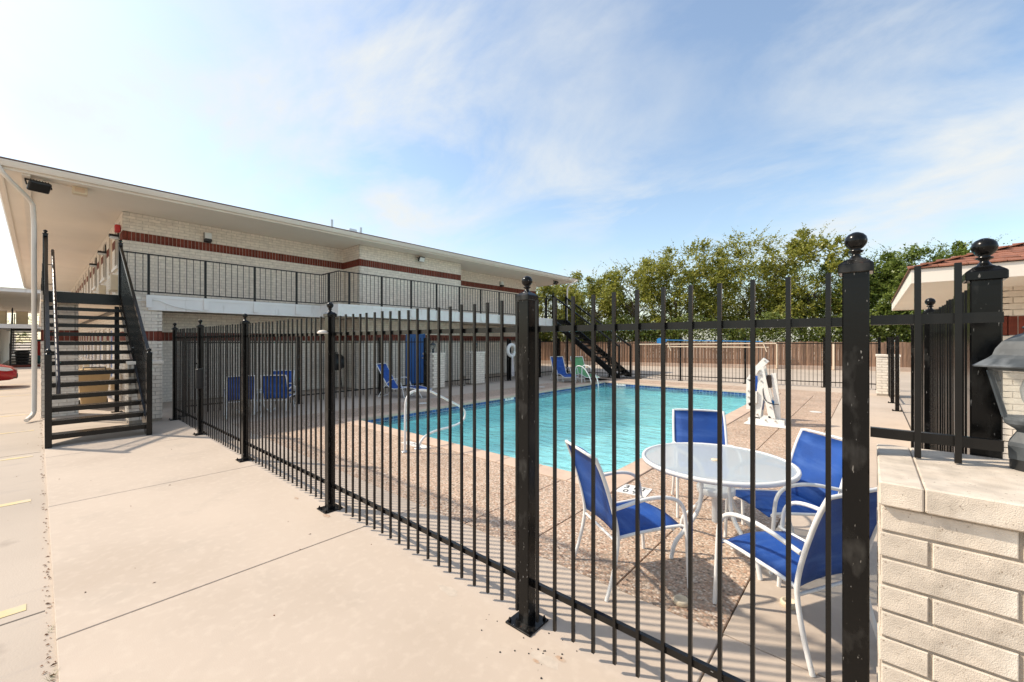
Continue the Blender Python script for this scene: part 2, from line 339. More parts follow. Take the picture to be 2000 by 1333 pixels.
# ------------------------------------------------------------------ brick veneer
CO = 1 / 12; BL = .26
def veneer(o, dv, nv, L, z0, z1, bands=(), openings=(), phase=0., bl=BL, co=CO, off=None, j=.005):
    """bricks of one wall face: list of (s0, s1, z0, z1, red) in wall coordinates plus frame"""
    out = []; bands = sorted(bands); segs = []; lo = z0
    for b0, b1 in bands:
        if b0 > lo: segs.append((lo, b0, 'down'))
        segs.append((b0, b1, 'band')); lo = b1
    if lo < z1: segs.append((lo, z1, 'up'))
    def put(a, b, c, d, red):
        pieces = [(a, b)]
        for s0, s1, q0, q1 in openings:
            if d <= q0 + .01 or c >= q1 - .01: continue
            np_ = []
            for x, y in pieces:
                if y <= s0 or x >= s1: np_.append((x, y)); continue
                if x < s0: np_.append((x, s0 - .004))
                if y > s1: np_.append((s1 + .004, y))
            pieces = np_
        for x, y in pieces:
            if y - x > .025: out.append((x, y, c, d, red))
    row = 0
    for a, b, k in segs:
        if k == 'band':
            s = 0.
            while s < L - .02: put(s + .004, min(s + bl / 3 - .004, L), a + .005, b - .005, True); s += bl / 3
            continue
        zs = []
        if k == 'down':
            z = b
            while z > a + .02: zs.append((max(z - co, a), z)); z -= co
            zs.reverse()
        else:
            z = a
            while z < b - .02: zs.append((z, min(z + co, b))); z += co
        for q0, q1 in zs:
            row += 1; s = -phase - ((bl / 2 if off is None else off) if row % 2 else 0)
            while s < L:
                x, y = max(s + j, 0), min(s + bl - j, L)
                if y - x > .025: put(x, y, q0 + j, q1 - j, False)
                s += bl
    return [(Vector((*o, 0)), Vector((*dv, 0)), Vector((*nv, 0)), b) for b in out]
def brick_box(w, h, dv, nv, t0=-.03, t1=.006):
    c = .0025
    p = lambda s, z, t: dv * s + nv * t + Vector((0, 0, z))
    v = [p(0, 0, t0), p(w, 0, t0), p(w, h, t0), p(0, h, t0), p(0, 0, t1 - c), p(w, 0, t1 - c), p(w, h, t1 - c), p(0, h, t1 - c), p(c, c, t1), p(w - c, c, t1), p(w - c, h - c, t1), p(c, h - c, t1)]
    f = [(8, 9, 10, 11)]
    for a in (0, 4):
        for i in range(4):
            j = (i + 1) % 4; f.append((a + i, a + j, a + 4 + j, a + 4 + i))
    if dv.cross(Vector((0, 0, 1))).dot(nv) < 0: f = [tuple(reversed(q)) for q in f]
    return v, f
def emit_bricks(bricks, parent, limit=0, limit_red=0, cream='cream_brick', red='red_brick', rest_name='brick_courses'):
    w = WL[parent]; keep = {False: [], True: []}; scored = []
    for i, (o, dv, nv, (a, b, c, d, r)) in enumerate(bricks):
        ctr = o + dv * (a + b) / 2 + Vector((0, 0, (c + d) / 2)); scored.append((px_size(ctr, nv, b - a, d - c), i))
    scored.sort(reverse=True); single = set()
    cnt = {False: 0, True: 0}
    for sc, i in scored:
        r = bricks[i][3][4]
        if sc > 0 and cnt[r] < (limit_red if r else limit): single.add(i); cnt[r] += 1
    cache = {}; rest = {False: MB(), True: MB()}
    for i, (o, dv, nv, (a, b, c, d, r)) in enumerate(bricks):
        base = o + dv * a + Vector((0, 0, c))
        if i in single:
            key = (round(b - a, 3), round(d - c, 3), tuple(dv), tuple(nv), r)
            if key not in cache:
                v, f = brick_box(b - a, d - c, dv, nv); cache[key] = MB().add(v, f).mesh('brick', red if r else cream)
            q_ = link('soldier_brick' if r else 'brick', cache[key], parent, base - w + nv * random.uniform(-.002, .0022)); q_.rotation_euler = (random.uniform(-.004, .004), random.uniform(-.004, .004), random.uniform(-.005, .005))
        else:
            v, f = brick_box(b - a, d - c, dv, nv, t1=.006 + random.uniform(-.0015, .002)); rest[r].add([p + base for p in v], f)
    for r, nm in ((False, rest_name), (True, 'soldier_courses')):
        if rest[r].f: tag(rest[r].build(nm, red if r else cream, parent), kind='stuff')
def core(mb, o, dv, nv, L, z0, z1, openings=(), t=.12):
    """mortar backing with the openings left out"""
    ss = sorted({0, L} | {x for q in openings for x in q[:2]}); zs = sorted({z0, z1} | {x for q in openings for x in q[2:]})
    o = Vector((*o, 0)); dv = Vector((*dv, 0)); nv = Vector((*nv, 0))
    for a, b in zip(ss, ss[1:]):
        run = None
        for c, d in list(zip(zs, zs[1:])) + [(None, None)]:
            hole = c is None or any(q[0] - 1e-6 <= a and b <= q[1] + 1e-6 and q[2] - 1e-6 <= c and d <= q[3] + 1e-6 for q in openings)
            if not hole: run = (run[0] if run else c, d)
            elif run:
                p = [o + dv * a + Vector((0, 0, run[0])), o + dv * b + Vector((0, 0, run[0])), o + dv * b + Vector((0, 0, run[1])), o + dv * a + Vector((0, 0, run[1]))]
                mb.extrude(p, -nv * t, nv * 0); run = None

# ------------------------------------------------------------------ the setting: ground, walkway, deck, pool
PX0, PX1, PY0, PY1 = -8.5, -2.52, 4.57, 15.8
def sheet_ring(x0, x1, y0, y1, h, z):
    a, b, c, d = h
    v = [(x0, y0, z), (x1, y0, z), (x1, y1, z), (x0, y1, z), (a, c, z), (b, c, z), (b, d, z), (a, d, z)]
    return v, [(0, 1, 5, 4), (1, 2, 6, 5), (2, 3, 7, 6), (3, 0, 4, 7)]
v, f = sheet_ring(-600, 600, -600, 600, (PX0 - .05, PX1 + .05, PY0 - .05, PY1 + .05), -.03)
tag(MB().add(v, f).build('parking_lot', 'lot'), kind='structure')
jb = MB()
for x in (-4.05, -9.9, -15.7, -21.5): jb.box(x - .008, x + .008, -30, .03, -.034, -.0285)
for y in (-6.2, -12.4): jb.box(-60, 10, y - .008, y + .008, -.034, -.0285)
jo = jb.build('expansion_joint', 'joint', bpy.data.objects['parking_lot'])
for i, x in enumerate((-4.2, -6.98, -9.65, -12.4, -15.2, -20.7, -23.2, -26.0)):
    bx('parking_stripe', 'yellow_paint', bpy.data.objects['parking_lot'], x - .05, x + .05, -5.2, -.05, -.031, -.0262)
walk = tag(MB().box(-30, 8, .075, 2.64, -.08, -.022).build('walkway', 'joint'), kind='structure')
xs = [5.15, 2.25, -.655, -3.55, -6.45, -9.2, -11.9, -14.6, -17.5, -20.4, -23.3, -26.2, -29.1]
for a, b in zip(xs, xs[1:]): bx('concrete_slab', 'concrete', walk, b + .005, a - .005, .07, 2.645, -.06, 0, bev=.004)
deck = tag(MB().box(-11.95, .62, 2.65, PY0 - .28, -.08, -.022).box(-11.95, PX0 - .28, PY0 - .28, 17.6, -.08, -.022).box(PX1 + .28, .62, PY0 - .28, 19.6, -.08, -.022).box(PX0 - .28, PX1 + .28, PY1 + .28, 19.6, -.08, -.022).build('pool_deck', 'joint'), kind='structure')
def slab(m, x0, x1, y0, y1): bx('aggregate_panel' if m == 'aggregate' else 'concrete_slab', m, deck, x0 + .005, x1 - .005, y0 + .005, y1 - .005, -.06, 0 if m == 'concrete' else -.003, bev=.004)
cw = .30                                                   # coping width
for a, b in ((-10.0, -8.75), (-8.75, -5.8), (-5.8, -2.9), (-2.9, PX1 + cw)): slab('aggregate', a, b, 2.65, PY0 - cw)
for a, b in ((2.65, 3.46), (3.46, 5.75), (5.75, 8.5), (8.5, 11.4), (11.4, 14.2), (14.2, PY1 + cw)):
    slab('aggregate', PX1 + cw, -1.36, a, b); slab('aggregate', -1.36, -.66, a, b)
for a, b in zip((2.65, 5.5, 8.4, 11.3, 14.2), (5.5, 8.4, 11.3, 14.2, 17.0)):
    slab('concrete', -.66, .6, a, b); slab('concrete', -11.9, -10.0, a, b)
    if a > 2.7: slab('aggregate', -10.0, PX0 - cw, a, b)
slab('aggregate', -10.0, PX0 - cw, PY0 - cw, 5.5)
for a, b in ((-10.0, -7), (-7, -4), (-4, -.66)): slab('aggregate', a, b, PY1 + cw, 17.6)
slab('concrete', -.66, .6, 17.0, 19.5); slab('concrete', -4, -.66, 17.6, 19.5); slab('concrete', -8, -4, 17.6, 19.2)
# pool
pool = thing('swimming_pool', 'rectangular swimming pool of turquoise water with blue tile line and tan coping', 'pool', (PX0, PY0, 0))
WZ = -.13
b = MB(); D = -1.15
b.add([(PX0, PY0, 0), (PX1, PY0, 0), (PX1, PY1, 0), (PX0, PY1, 0), (PX0, PY0, D), (PX1, PY0, D), (PX1, PY1, D - .5), (PX0, PY1, D - .5)],
      [(4, 5, 6, 7), (0, 1, 5, 4), (1, 2, 6, 5), (2, 3, 7, 6), (3, 0, 4, 7)])
b.build('basin', 'plaster', pool)
nx, ny = 60, 110; v = []; f = []
for j in range(ny + 1):
    for i in range(nx + 1):
        x = PX0 + .004 + (PX1 - PX0 - .008) * i / nx; y = PY0 + .004 + (PY1 - PY0 - .008) * j / ny
        v.append((x, y, WZ + .004 * math.sin(x * 3.1 + y * 1.7) + .003 * math.sin(x * 1.3 - y * 4.2)))
for j in range(ny):
    for i in range(nx): k = j * (nx + 1) + i; f.append((k, k + 1, k + nx + 2, k + nx + 1))
MB().add(v, f, True).build('water_surface', 'water', pool)
gb = MB(); tb = MB(); T = .105
gb.box(PX0, PX0 + .006, PY0, PY1, -.24, -.002).box(PX0 + .006, PX1, PY1 - .006, PY1, -.24, -.002).box(PX1 - .006, PX1, PY0, PY1 - .006, -.24, -.002).box(PX0 + .006, PX1 - .006, PY0, PY0 + .006, -.24, -.002)
gb.build('tile_bed', 'grout', pool)
for r in range(2):
    z1 = -.01 - r * (T + .01); z0 = z1 - T
    n = int((PY1 - PY0 - .02) / (T + .01))
    for i in range(n):
        y = PY0 + .012 + i * (T + .01)
        if not (r == 0 and 9.42 < y < 9.8): tb.box(PX0 + .002, PX0 + .012, y, y + T, z0, z1)
        tb.box(PX1 - .012, PX1 - .002, y, y + T, z0, z1)
    n = int((PX1 - PX0 - .04) / (T + .01))
    for i in range(n):
        x = PX0 + .02 + i * (T + .01)
        if not (r == 0 and -7.98 < x < -7.65): tb.box(x, x + T, PY1 - .012, PY1 - .002, z0, z1)
        tb.box(x, x + T, PY0 + .002, PY0 + .012, z0, z1)
tag(tb.build('waterline_tiles', 'pool_tile', pool), kind='stuff')
def coping(axis, fixed, a, b, n):
    st = (b - a) / n
    for i in range(n):
        p, q = a + i * st + .003, a + (i + 1) * st - .003
        if axis == 'x': bx('coping_stone', 'coping', pool, p, q, *fixed, -.05, .012, bev=.006)
        else: bx('coping_stone', 'coping', pool, *fixed, p, q, -.05, .012, bev=.006)
e = .02
coping('x', (PY0 - cw, PY0 + e), PX0 - cw, PX1 + cw, 11); coping('x', (PY1 - e, PY1 + cw), PX0 - cw, PX1 + cw, 11)
coping('y', (PX0 - cw, PX0 + e), PY0 + e, PY1 - e, 18); coping('y', (PX1 - e, PX1 + cw), PY0 + e, PY1 - e, 18)
for nm, m_, z0_, z1_, rr_ in (('coping_stone', 'coping', -.05, .0105, .62), ('corner_wall', 'plaster', -1.3, -.051, .60)):
    cxp, cyp = PX1 - rr_, PY0 + rr_
    poly = [(PX1 + .0, PY0 + .0, 0)] + [(cxp + rr_ * math.cos(R(a_)), cyp + rr_ * math.sin(R(a_)), 0) for a_ in range(0, -91, -9)]
    MB().extrude(poly[::-1], (0, 0, z0_), (0, 0, z1_)).build(nm, m_, pool)
def marker(x, y, w, h, lines, rz):
    p = bx('depth_marker', 'tile_white', pool, x - w / 2, x + w / 2, y - h / 2, y + h / 2, -.004, .0035)
    if rz: # rotate about its own centre
        p.data.transform(Matrix.Translation((x - PX0, y - PY0, 0)) @ Matrix.Rotation(rz, 4, 'Z') @ Matrix.Translation((PX0 - x, PY0 - y, 0)))
    for t_, dy, sz in lines:
        off = Matrix.Rotation(rz, 4, 'Z') @ Vector((0, dy, 0))
        text_mesh('lettering', t_, sz, 'lettering', p, Matrix.Translation((x - PX0 + off.x, y - PY0 + off.y, .0048)) @ Matrix.Rotation(rz, 4, 'Z'))
marker(-2.06, 4.52, .34, .30, (('3 FT', .06, .15), ('0 9"', -.08, .13)), R(8))
marker(-5.7, 4.12, .62, .16, (('3 FT', 0, .12),), 0)
p = bx('depth_marker', 'tile_white', pool, PX0 + .002, PX0 + .014, 9.44, 9.80, -.118, -.008)
text_mesh('lettering', '4 FT', .11, 'lettering', p, Matrix.Translation((.0155, 9.62 - PY0, -.063)) @ Matrix.Rotation(R(90), 4, 'Z') @ Matrix.Rotation(R(90), 4, 'X'))
p = bx('depth_marker', 'tile_white', pool, -7.97, -7.64, PY1 - .014, PY1 - .002, -.118, -.008)
text_mesh('lettering', '5 FT', .11, 'lettering', p, Matrix.Translation((-7.805 - PX0, PY1 - PY0 - .0155, -.063)) @ Matrix.Rotation(R(90), 4, 'X'))
for x, y in ((-9.35, 7.0), (-9.3, 12.4), (-1.0, 12.4)): MB().lathe([(.12, 0), (.125, .004), (.115, .007)], 20, (x, y, 0)).build('skimmer_lid', 'tile_white', pool)
MB().box(-8.36, -7.9, 4.572, 4.60, -.16, -.02).build('skimmer_mouth', 'dark_rubber', pool)

# ------------------------------------------------------------------ motel
motel = thing('motel_building', 'two-storey cream brick motel with red brick bands, wide eaves and a balcony', 'building', (-15, 1.48, 0))
WX, WJ, YC, J0, J1, YE = -15., -13.8, 1.48, 7.55, 12.39, 19.4
SOF = 5.18; B1 = (1.725, 1.975); B2 = (4.42, 4.67); FL = 2.86
walls = MB(); br = []
def wall(o, dv, nv, L, z0, z1, bands=(), ops=(), phase=0., t=.12):
    core(walls, o, dv, nv, L, z0, z1, ops, t); br.extend(veneer(o, dv, nv, L, z0, z1, bands, ops, phase))
E_, N_, S_, W_ = (1, 0), (0, 1), (0, -1), (-1, 0)
DOOR = (9.5 - J0, 10.45 - J0, 0, 2.12)
for z0, z1, bd in ((0, FL - .33, B1), (FL, SOF, B2)):
    lower = z0 == 0
    wall((WX, YC), N_, E_, J0 - YC, z0, z1, [bd])
    wall((WX, J0), E_, S_, WJ - WX, z0, z1, [bd], t=.10)
    wall((WJ, J0), N_, E_, J1 - J0, z0, z1, [bd], [DOOR] if lower else [], .07)
    wall((WJ, J1), W_, N_, WJ - WX, z0, z1, [bd], t=.10)
    wall((WX, J1), N_, E_, YE - J1, z0, z1, [bd], phase=.1)
    wall((WX, YE), W_, N_, 6, z0, z1, [bd])
# the corridor side: bays with a window, an air conditioner grille and a door
SW = []; SD = []
for k in range(8):
    s = .55 + k * 3.3
    SW.append((s, s + 1.15)); SD.append((s + 1.75, s + 2.65))
for z0, z1, bd in ((0, FL - .33, B1), (FL, SOF, B2)):
    ops = [(a, b, z0 + .95, z0 + 2.1) for a, b in SW] + [(a, b, z0, z0 + 2.1) for a, b in SD]
    wall((WX, YC), W_, S_, 26.5, z0, z1, [bd], ops)
# corner pier under the balcony, end column of the corridor
wall((-13.65, YC), N_, E_, .6, 0, FL - .36, [B1]); wall((WX + .05, YC), E_, S_, 1.3, 0, FL - .36, [B1], t=.1); wall((-13.65, YC + .6), W_, N_, 1.3, 0, FL - .36, [B1], t=.1)
wall((-13.65, YC), N_, E_, .33, FL - .36, FL, [], phase=.06)
wall((-14.0, .05), N_, E_, .57, 0, FL - .25, [B1]); wall((-14.35, .05), E_, S_, .35, 0, FL - .25, [B1], t=.06); wall((-14.0, .62), W_, N_, .35, 0, FL - .25, [B1], t=.06)
walls.build('wall', 'mortar', motel)
emit_bricks(br, motel, limit=290, limit_red=110)
inner = MB(); inner.box(-41.4, WX - .16, YC + .16, YE - .16, 0, SOF - .02); inner.build('room_block', 'curtain', motel)
for z0 in (0, FL):
    for a, b in SW:
        x1, x0 = WX - a, WX - b
        w = MB().box(x0 + .05, x1 - .05, YC + .075, YC + .09, z0 + 1.0, z0 + 2.05).build('window', 'dark_glass', motel)
        MB().box(x0, x1, YC + .03, YC + .10, z0 + .95, z0 + 1.0).box(x0, x1, YC + .03, YC + .10, z0 + 2.05, z0 + 2.1).box(x0, x0 + .05, YC + .03, YC + .10, z0 + 1.0, z0 + 2.05).box(x1 - .05, x1, YC + .03, YC + .10, z0 + 1.0, z0 + 2.05).build('frame', 'trim', w)
        MB().box(x0 - .08, x1 + .08, YC - .07, YC + .03, z0 + .86, z0 + .945).build('sill', 'trim', w)
        g_ = MB().box(x0 + .2, x1 - .2, YC - .17, YC - .005, z0 + .28, z0 + .70, bev=.01).build('air_conditioner', 'ivory', motel)
        for i in range(5): MB().box(x0 + .25, x1 - .25, YC - .182, YC - .17, z0 + .33 + i * .07, z0 + .36 + i * .07).build('louvre', 'trim', g_)
    for a, b in SD:
        x1, x0 = WX - a, WX - b
        d_ = MB().box(x0 + .05, x1 - .05, YC + .05, YC + .09, z0 + .01, z0 + 2.05).build('door', 'blue_door' if z0 == 0 else 'tan_box', motel)
        MB().box(x0, x0 + .05, YC + .02, YC + .10, z0, z0 + 2.1).box(x1 - .05, x1, YC + .02, YC + .10, z0, z0 + 2.1).box(x0 + .05, x1 - .05, YC + .02, YC + .10, z0 + 2.05, z0 + 2.1).build('frame', 'trim', d_)
        MB().lathe([(.01, 0), (.03, .01), (.03, .04), (.01, .05)], 10, (x0 + .13, YC + .02, z0 + 1)).build('handle', 'steel', d_)
y0, y1 = J0 + DOOR[0], J0 + DOOR[1]
d_ = MB().box(WJ - .08, WJ - .04, y0 + .05, y1 - .05, .02, 2.07).build('door', 'blue_door', motel)
MB().box(WJ - .10, WJ - .01, y0, y0 + .05, 0, 2.12).box(WJ - .10, WJ - .01, y1 - .05, y1, 0, 2.12).box(WJ - .10, WJ - .01, y0 + .05, y1 - .05, 2.07, 2.12).build('frame', 'blue_door', d_)
MB().lathe([(.01, 0), (.03, .01), (.03, .05), (.01, .06)], 10, (WJ - .02, y1 - .13, 1.0)).build('handle', 'steel', d_)
# balcony floor, white edge beam and its blocks
RX1, RX2, YJ, YB = -13.6, -12.4, 6.08, 17.45
fl = MB(); fl.box(WX + .02, RX1 - .16, YC + .34, YJ + .0, FL - .16, FL - .02).box(WJ + .02, RX2 - .16, YJ + .16, YB - .02, FL - .16, FL - .02).box(WX + .02, WJ + .02, J1 + .03, YB - .02, FL - .165, FL - .025).box(-41.5, -14.02, .04, YC - .01, FL - .2, FL - .01).box(WX + .02, WJ, YJ, J0 - .03, FL - .162, FL - .022)
fl.build('balcony_floor', 'soffit', motel)
bm = MB(); zb0, zb1 = FL - .36, FL + .02
bm.box(RX1 - .15, RX1, YC + .33, YJ + .15, zb0, zb1).box(RX1, RX2, YJ, YJ + .148, zb0 + .002, zb1 - .002).box(RX2 - .15, RX2 + .001, YJ + .148, YB, zb0, zb1).box(WX + .03, RX2 - .15, YB - .15, YB - .001, zb0 + .003, zb1 - .003)
bm.box(RX1, RX1 + .012, YC + .335, YJ - .005, zb1 - .085, zb1 - .004).box(RX2 + .001, RX2 + .013, YJ + .15, YB - .01, zb1 - .085, zb1 - .004)
bm.build('edge_beam', 'white_beam', motel)
bf = MB(); bf.box(WX + .02, RX1 - .15, YC + .62, YJ + .14, FL - .30, FL - .17).box(WX + .02, RX2 - .15, YJ + .15, YB - .16, FL - .30, FL - .17)
bf.build('balcony_soffit', 'soffit', motel)
P1 = [1.82, 2.99, 4.18, 5.35]; P2 = [6.47, 7.62, 8.8, 9.95, 11.1, 12.3, 13.45, 14.6, 15.75, 16.9]
for y in P1: bx('beam_block', 'white_beam', motel, RX1 + .013, RX1 + .05, y - .055, y + .055, zb0 + .06, zb1 - .006)
for y in P2[1:]: bx('beam_block', 'white_beam', motel, RX2 + .014, RX2 + .05, y - .055, y + .055, zb0 + .06, zb1 - .006)
# roof
EX, EY0, EY1 = -13.0, -.5, 20.75
bx('soffit', 'soffit', motel, -42, EX - .03, EY0 + .03, EY1 - .03, SOF, SOF + .03)
fs = MB(); fs.box(EX - .03, EX, EY0, EY1, SOF - .03, SOF + .16).box(-42, EX - .03, EY0, EY0 + .03, SOF - .031, SOF + .16).box(-42, EX - .03, EY1 - .03, EY1, SOF - .03, SOF + .16)
fs.build('fascia_board', 'trim', motel)
def gutter(axis, a, b, c):
    prof = [(0, .02), (.075, .02), (.10, .07), (.12, .115), (.12, .135), (.105, .135), (.0, .13)]
    if axis == 'y': return MB().extrude([(c + p, 0, SOF + q) for p, q in prof], (0, a, 0), (0, b, 0))
    return MB().extrude([(0, c - p, SOF + q) for p, q in prof], (a, 0, 0), (b, 0, 0))
gutter('y', EY0 - .12, EY1, EX + .001).build('gutter', 'trim', motel); gutter('x', -42, EX - .002, EY0 - .001).build('gutter', 'trim', motel)
ZR = SOF + .165; rx = -22.
MB().add([(EX + .03, EY0 - .03, ZR), (EX + .03, EY1 + .03, ZR), (-42, EY1 + .03, ZR), (-42, EY0 - .03, ZR), (rx, 8.5, ZR + 1.75), (rx, 12, ZR + 1.75),
          (EX + .03, EY0 - .03, ZR + .03), (EX + .03, EY1 + .03, ZR + .03), (-42, EY1 + .03, ZR + .03), (-42, EY0 - .03, ZR + .03)],
         [(6, 7, 5, 4), (7, 8, 5), (8, 9, 4, 5), (9, 6, 4), (0, 1, 7, 6), (1, 2, 8, 7), (2, 3, 9, 8), (3, 0, 6, 9), (3, 2, 1, 0)]).build('roof', 'roof_edge', motel)
for x, y, h in ((-17, 8.07, 6.80), (-17, 9.37, 6.74)): MB().tube([(x, y, 6.0), (x, y, h)], .05, 10).build('vent_pipe', 'steel', motel)
MB().box(-17.6, -17.1, 8.9, 9.25, 6.0, 6.64, bev=.02).build('roof_vent', 'steel', motel)
bx('soffit_trim', 'trim', motel, -42, EX - .06, -.22, -.10, SOF - .06, SOF - .001)
MB().tube([(EX + .05, EY0 - .02, SOF + .02), (EX + .02, EY0 + .05, SOF - .14), (-13.55, -.12, SOF - .42), (-13.72, -.055, SOF - .55), (-13.72, -.055, 3.05), (-13.95, -.05, 2.7), (-13.95, -.05, .22), (-13.88, -.07, .10), (-13.6, -.16, .03)], .042, 8, smooth_path=1).build('downspout', 'trim', motel)
MB().tube([(RX2 - .2, EY1 - .6, SOF - .02), (RX2 - .5, EY1 - 1.0, SOF - .3), (RX2 - .5, EY1 - 1.2, SOF - .6), (RX2 - .5, EY1 - 1.2, 0.02)], .045, 8, smooth_path=1).build('downspout', 'trim', motel)
MB().tube([(-13.62, 1.62, 2.72), (-13.56, 1.95, 2.78), (-13.54, 2.25, 2.62), (-13.54, 2.6, 2.56), (-13.6, 3.0, 2.52)], .012, 6, smooth_path=2).build('cable', 'white_plastic', motel)

# lamps on the motel
def floodlight(label, loc, rz, tilt, sc=1., group=None, lens='lamp_glass'):
    t = thing('floodlight', label, 'floodlight', loc, rz, group); t.rotation_euler.x = tilt; t.scale = (sc, sc, sc)
    MB().box(-.17, .17, -.05, .04, -.13, .13, bev=.02).build('housing', 'black_plastic', t, True)
    MB().box(-.145, .145, .041, .048, -.105, .105).build('lens', lens, t, True)
    for i in range(7): MB().box(-.14 + i * .045, -.13 + i * .045, -.09, -.05, -.11, .11).build('cooling_fin', 'black_plastic', t, True)
    MB().bar((-.19, 0, 0), (-.19, -.16, .02), .02, .03).bar((.19, 0, 0), (.19, -.16, .02), .02, .03).bar((-.2, -.165, .02), (.2, -.165, .02), .03, .02).build('bracket', 'black_plastic', t, True)
    return t
floodlight('large black floodlight hanging under the eave corner beside the white downspout', (-13.25, .02, 4.98), R(-75), R(-48), .95, lens='black_plastic')
floodlight('small black floodlight on the brick projection above the balcony', (WJ + .22, 10.1, 5.0), R(-90), R(-25), .8)
floodlight('black box floodlight under the far end of the motel eave', (-13.4, 19.2, 5.0), R(-90), R(-55), .85, lens='black_plastic')
def wall_lamp(label, loc):
    t = thing('wall_lamp', label, 'wall lamp', loc, 0, 'box lamps on the upper balcony wall')
    MB().box(.0, .03, -.09, .09, -.15, .14).box(.03, .16, -.085, .085, -.14, -.05, bev=.01).build('housing', 'black_plastic', t, True)
    MB().extrude([(.03, 0, -.05), (.15, 0, -.05), (.11, 0, .13), (.03, 0, .13)], (0, -.08, 0), (0, .08, 0)).build('lens', 'lamp_glass', t, True)
wall_lamp('box lamp above the red band on the nearest stretch of balcony wall', (WX + .008, 3.33, 4.82))
wall_lamp('small box lamp on the balcony wall near the far stairs', (WX + .008, 16.33, 4.78))
t = thing('junction_box', 'beige sensor box fixed under the soffit near the eave corner', 'sensor', (-13.45, .62, 5.0))
MB().box(-.10, .10, -.12, .12, .02, .178, bev=.01).build('case', 'ivory', t, True); MB().box(.1, .112, -.08, .08, .05, .14).build('grille', 'tan_box', t, True)
MB().tube([(0, -.12, .165), (.1, -.55, .165)], .01, 6).build('conduit', 'trim', t, True)
t = thing('fire_alarm', 'red fire alarm horn on the corner of the upper corridor wall', 'alarm', (-15.3, YC - .02, 4.75))
MB().box(-.09, .09, -.11, -.0, -.1, .1, bev=.015).build('body', 'red_plastic', t, True); MB().lathe([(.06, 0), (.05, .02), (.02, .02)], 12, (0, -.06, .1)).build('strobe', 'lamp_glass', t, True)
for i, x in enumerate((-15.75, -19.0, -22.3)):
    t = thing('corridor_light', ('black lamp beside the first window of the upper corridor', 'black lamp in the middle of the upper corridor wall', 'black lamp at the far end of the upper corridor')[i], 'wall lamp', (x, YC - .005, 4.6), 0, 'black lamps along the upper corridor')
    MB().box(-.1, .1, -.2, -.0, 0, .06).box(-.03, .03, -.03, 0, .06, .3).build('arm', 'black_plastic', t, True); MB().box(-.08, .08, -.18, -.02, -.05, -.001).build('lens', 'lamp_glass', t, True)

# ------------------------------------------------------------------ railings
def picket_mesh(w, h, m): return MB().box(-w / 2, w / 2, -w / 2, w / 2, 0, h).mesh('picket', m)
def railing(name, label, pts, posts, z0, z1, m='black_far', sp=.145, group=None, pw=.05):
    """straight runs pts[i]->pts[i+1]; posts: list per run of distances"""
    r = thing(name, label, 'railing', (*pts[0], z0 - .1), 0, group); rails = MB(); pk = picket_mesh(.013, z1 - z0, m); pm = MB().box(-pw / 2, pw / 2, -pw / 2, pw / 2, 0, z1 - z0 + .09).mesh('post', m)
    for (a, b), ps in zip(zip(pts, pts[1:]), posts):
        A = Vector((*a, 0)); Bv = Vector((*b, 0)); L = (Bv - A).length; d = (Bv - A) / L
        for z in (z0, z1): MB().bar(A + Vector((0, 0, z)), Bv + Vector((0, 0, z)), .035, .028).build('rail', m, r)
        for s in ps: p = A + d * s; link('post', pm, r, p + Vector((0, 0, z0 - .09)) - WL[r])
        n = int(L / sp); q = (L - n * sp) / 2
        for i in range(n + 1):
            s = q + i * sp
            if all(abs(s - x) > .05 for x in ps) : link('picket', pk, r, A + d * s + Vector((0, 0, z0)) - WL[r])
    return r
railing('balcony_railing', 'black metal balcony railing on the white edge beam, stepping out round the projection', [(RX1 - .05, 1.36), (RX1 - .05, YJ + .05), (RX2 - .05, YJ + .05), (RX2 - .05, YB - .05)],
        [[y - 1.36 for y in P1], [.55], [y - YJ - .05 for y in P2]], FL + .10, FL + 1.04)
railing('corridor_railing', 'black railing along the upper corridor, starting behind the downspout', [(-14.1, .1), (-24.1, .1)], [[.05, 1.4, 3.4, 5.4, 7.4, 9.9]], FL + .10, FL + 1.04, sp=.12)
railing('landing_railing', 'black railing round the landing of the far stairs', [(RX2 - .05, 17.0), (RX2 - .05, YB + .02)], [[.02]], FL + .10, FL + 1.16)

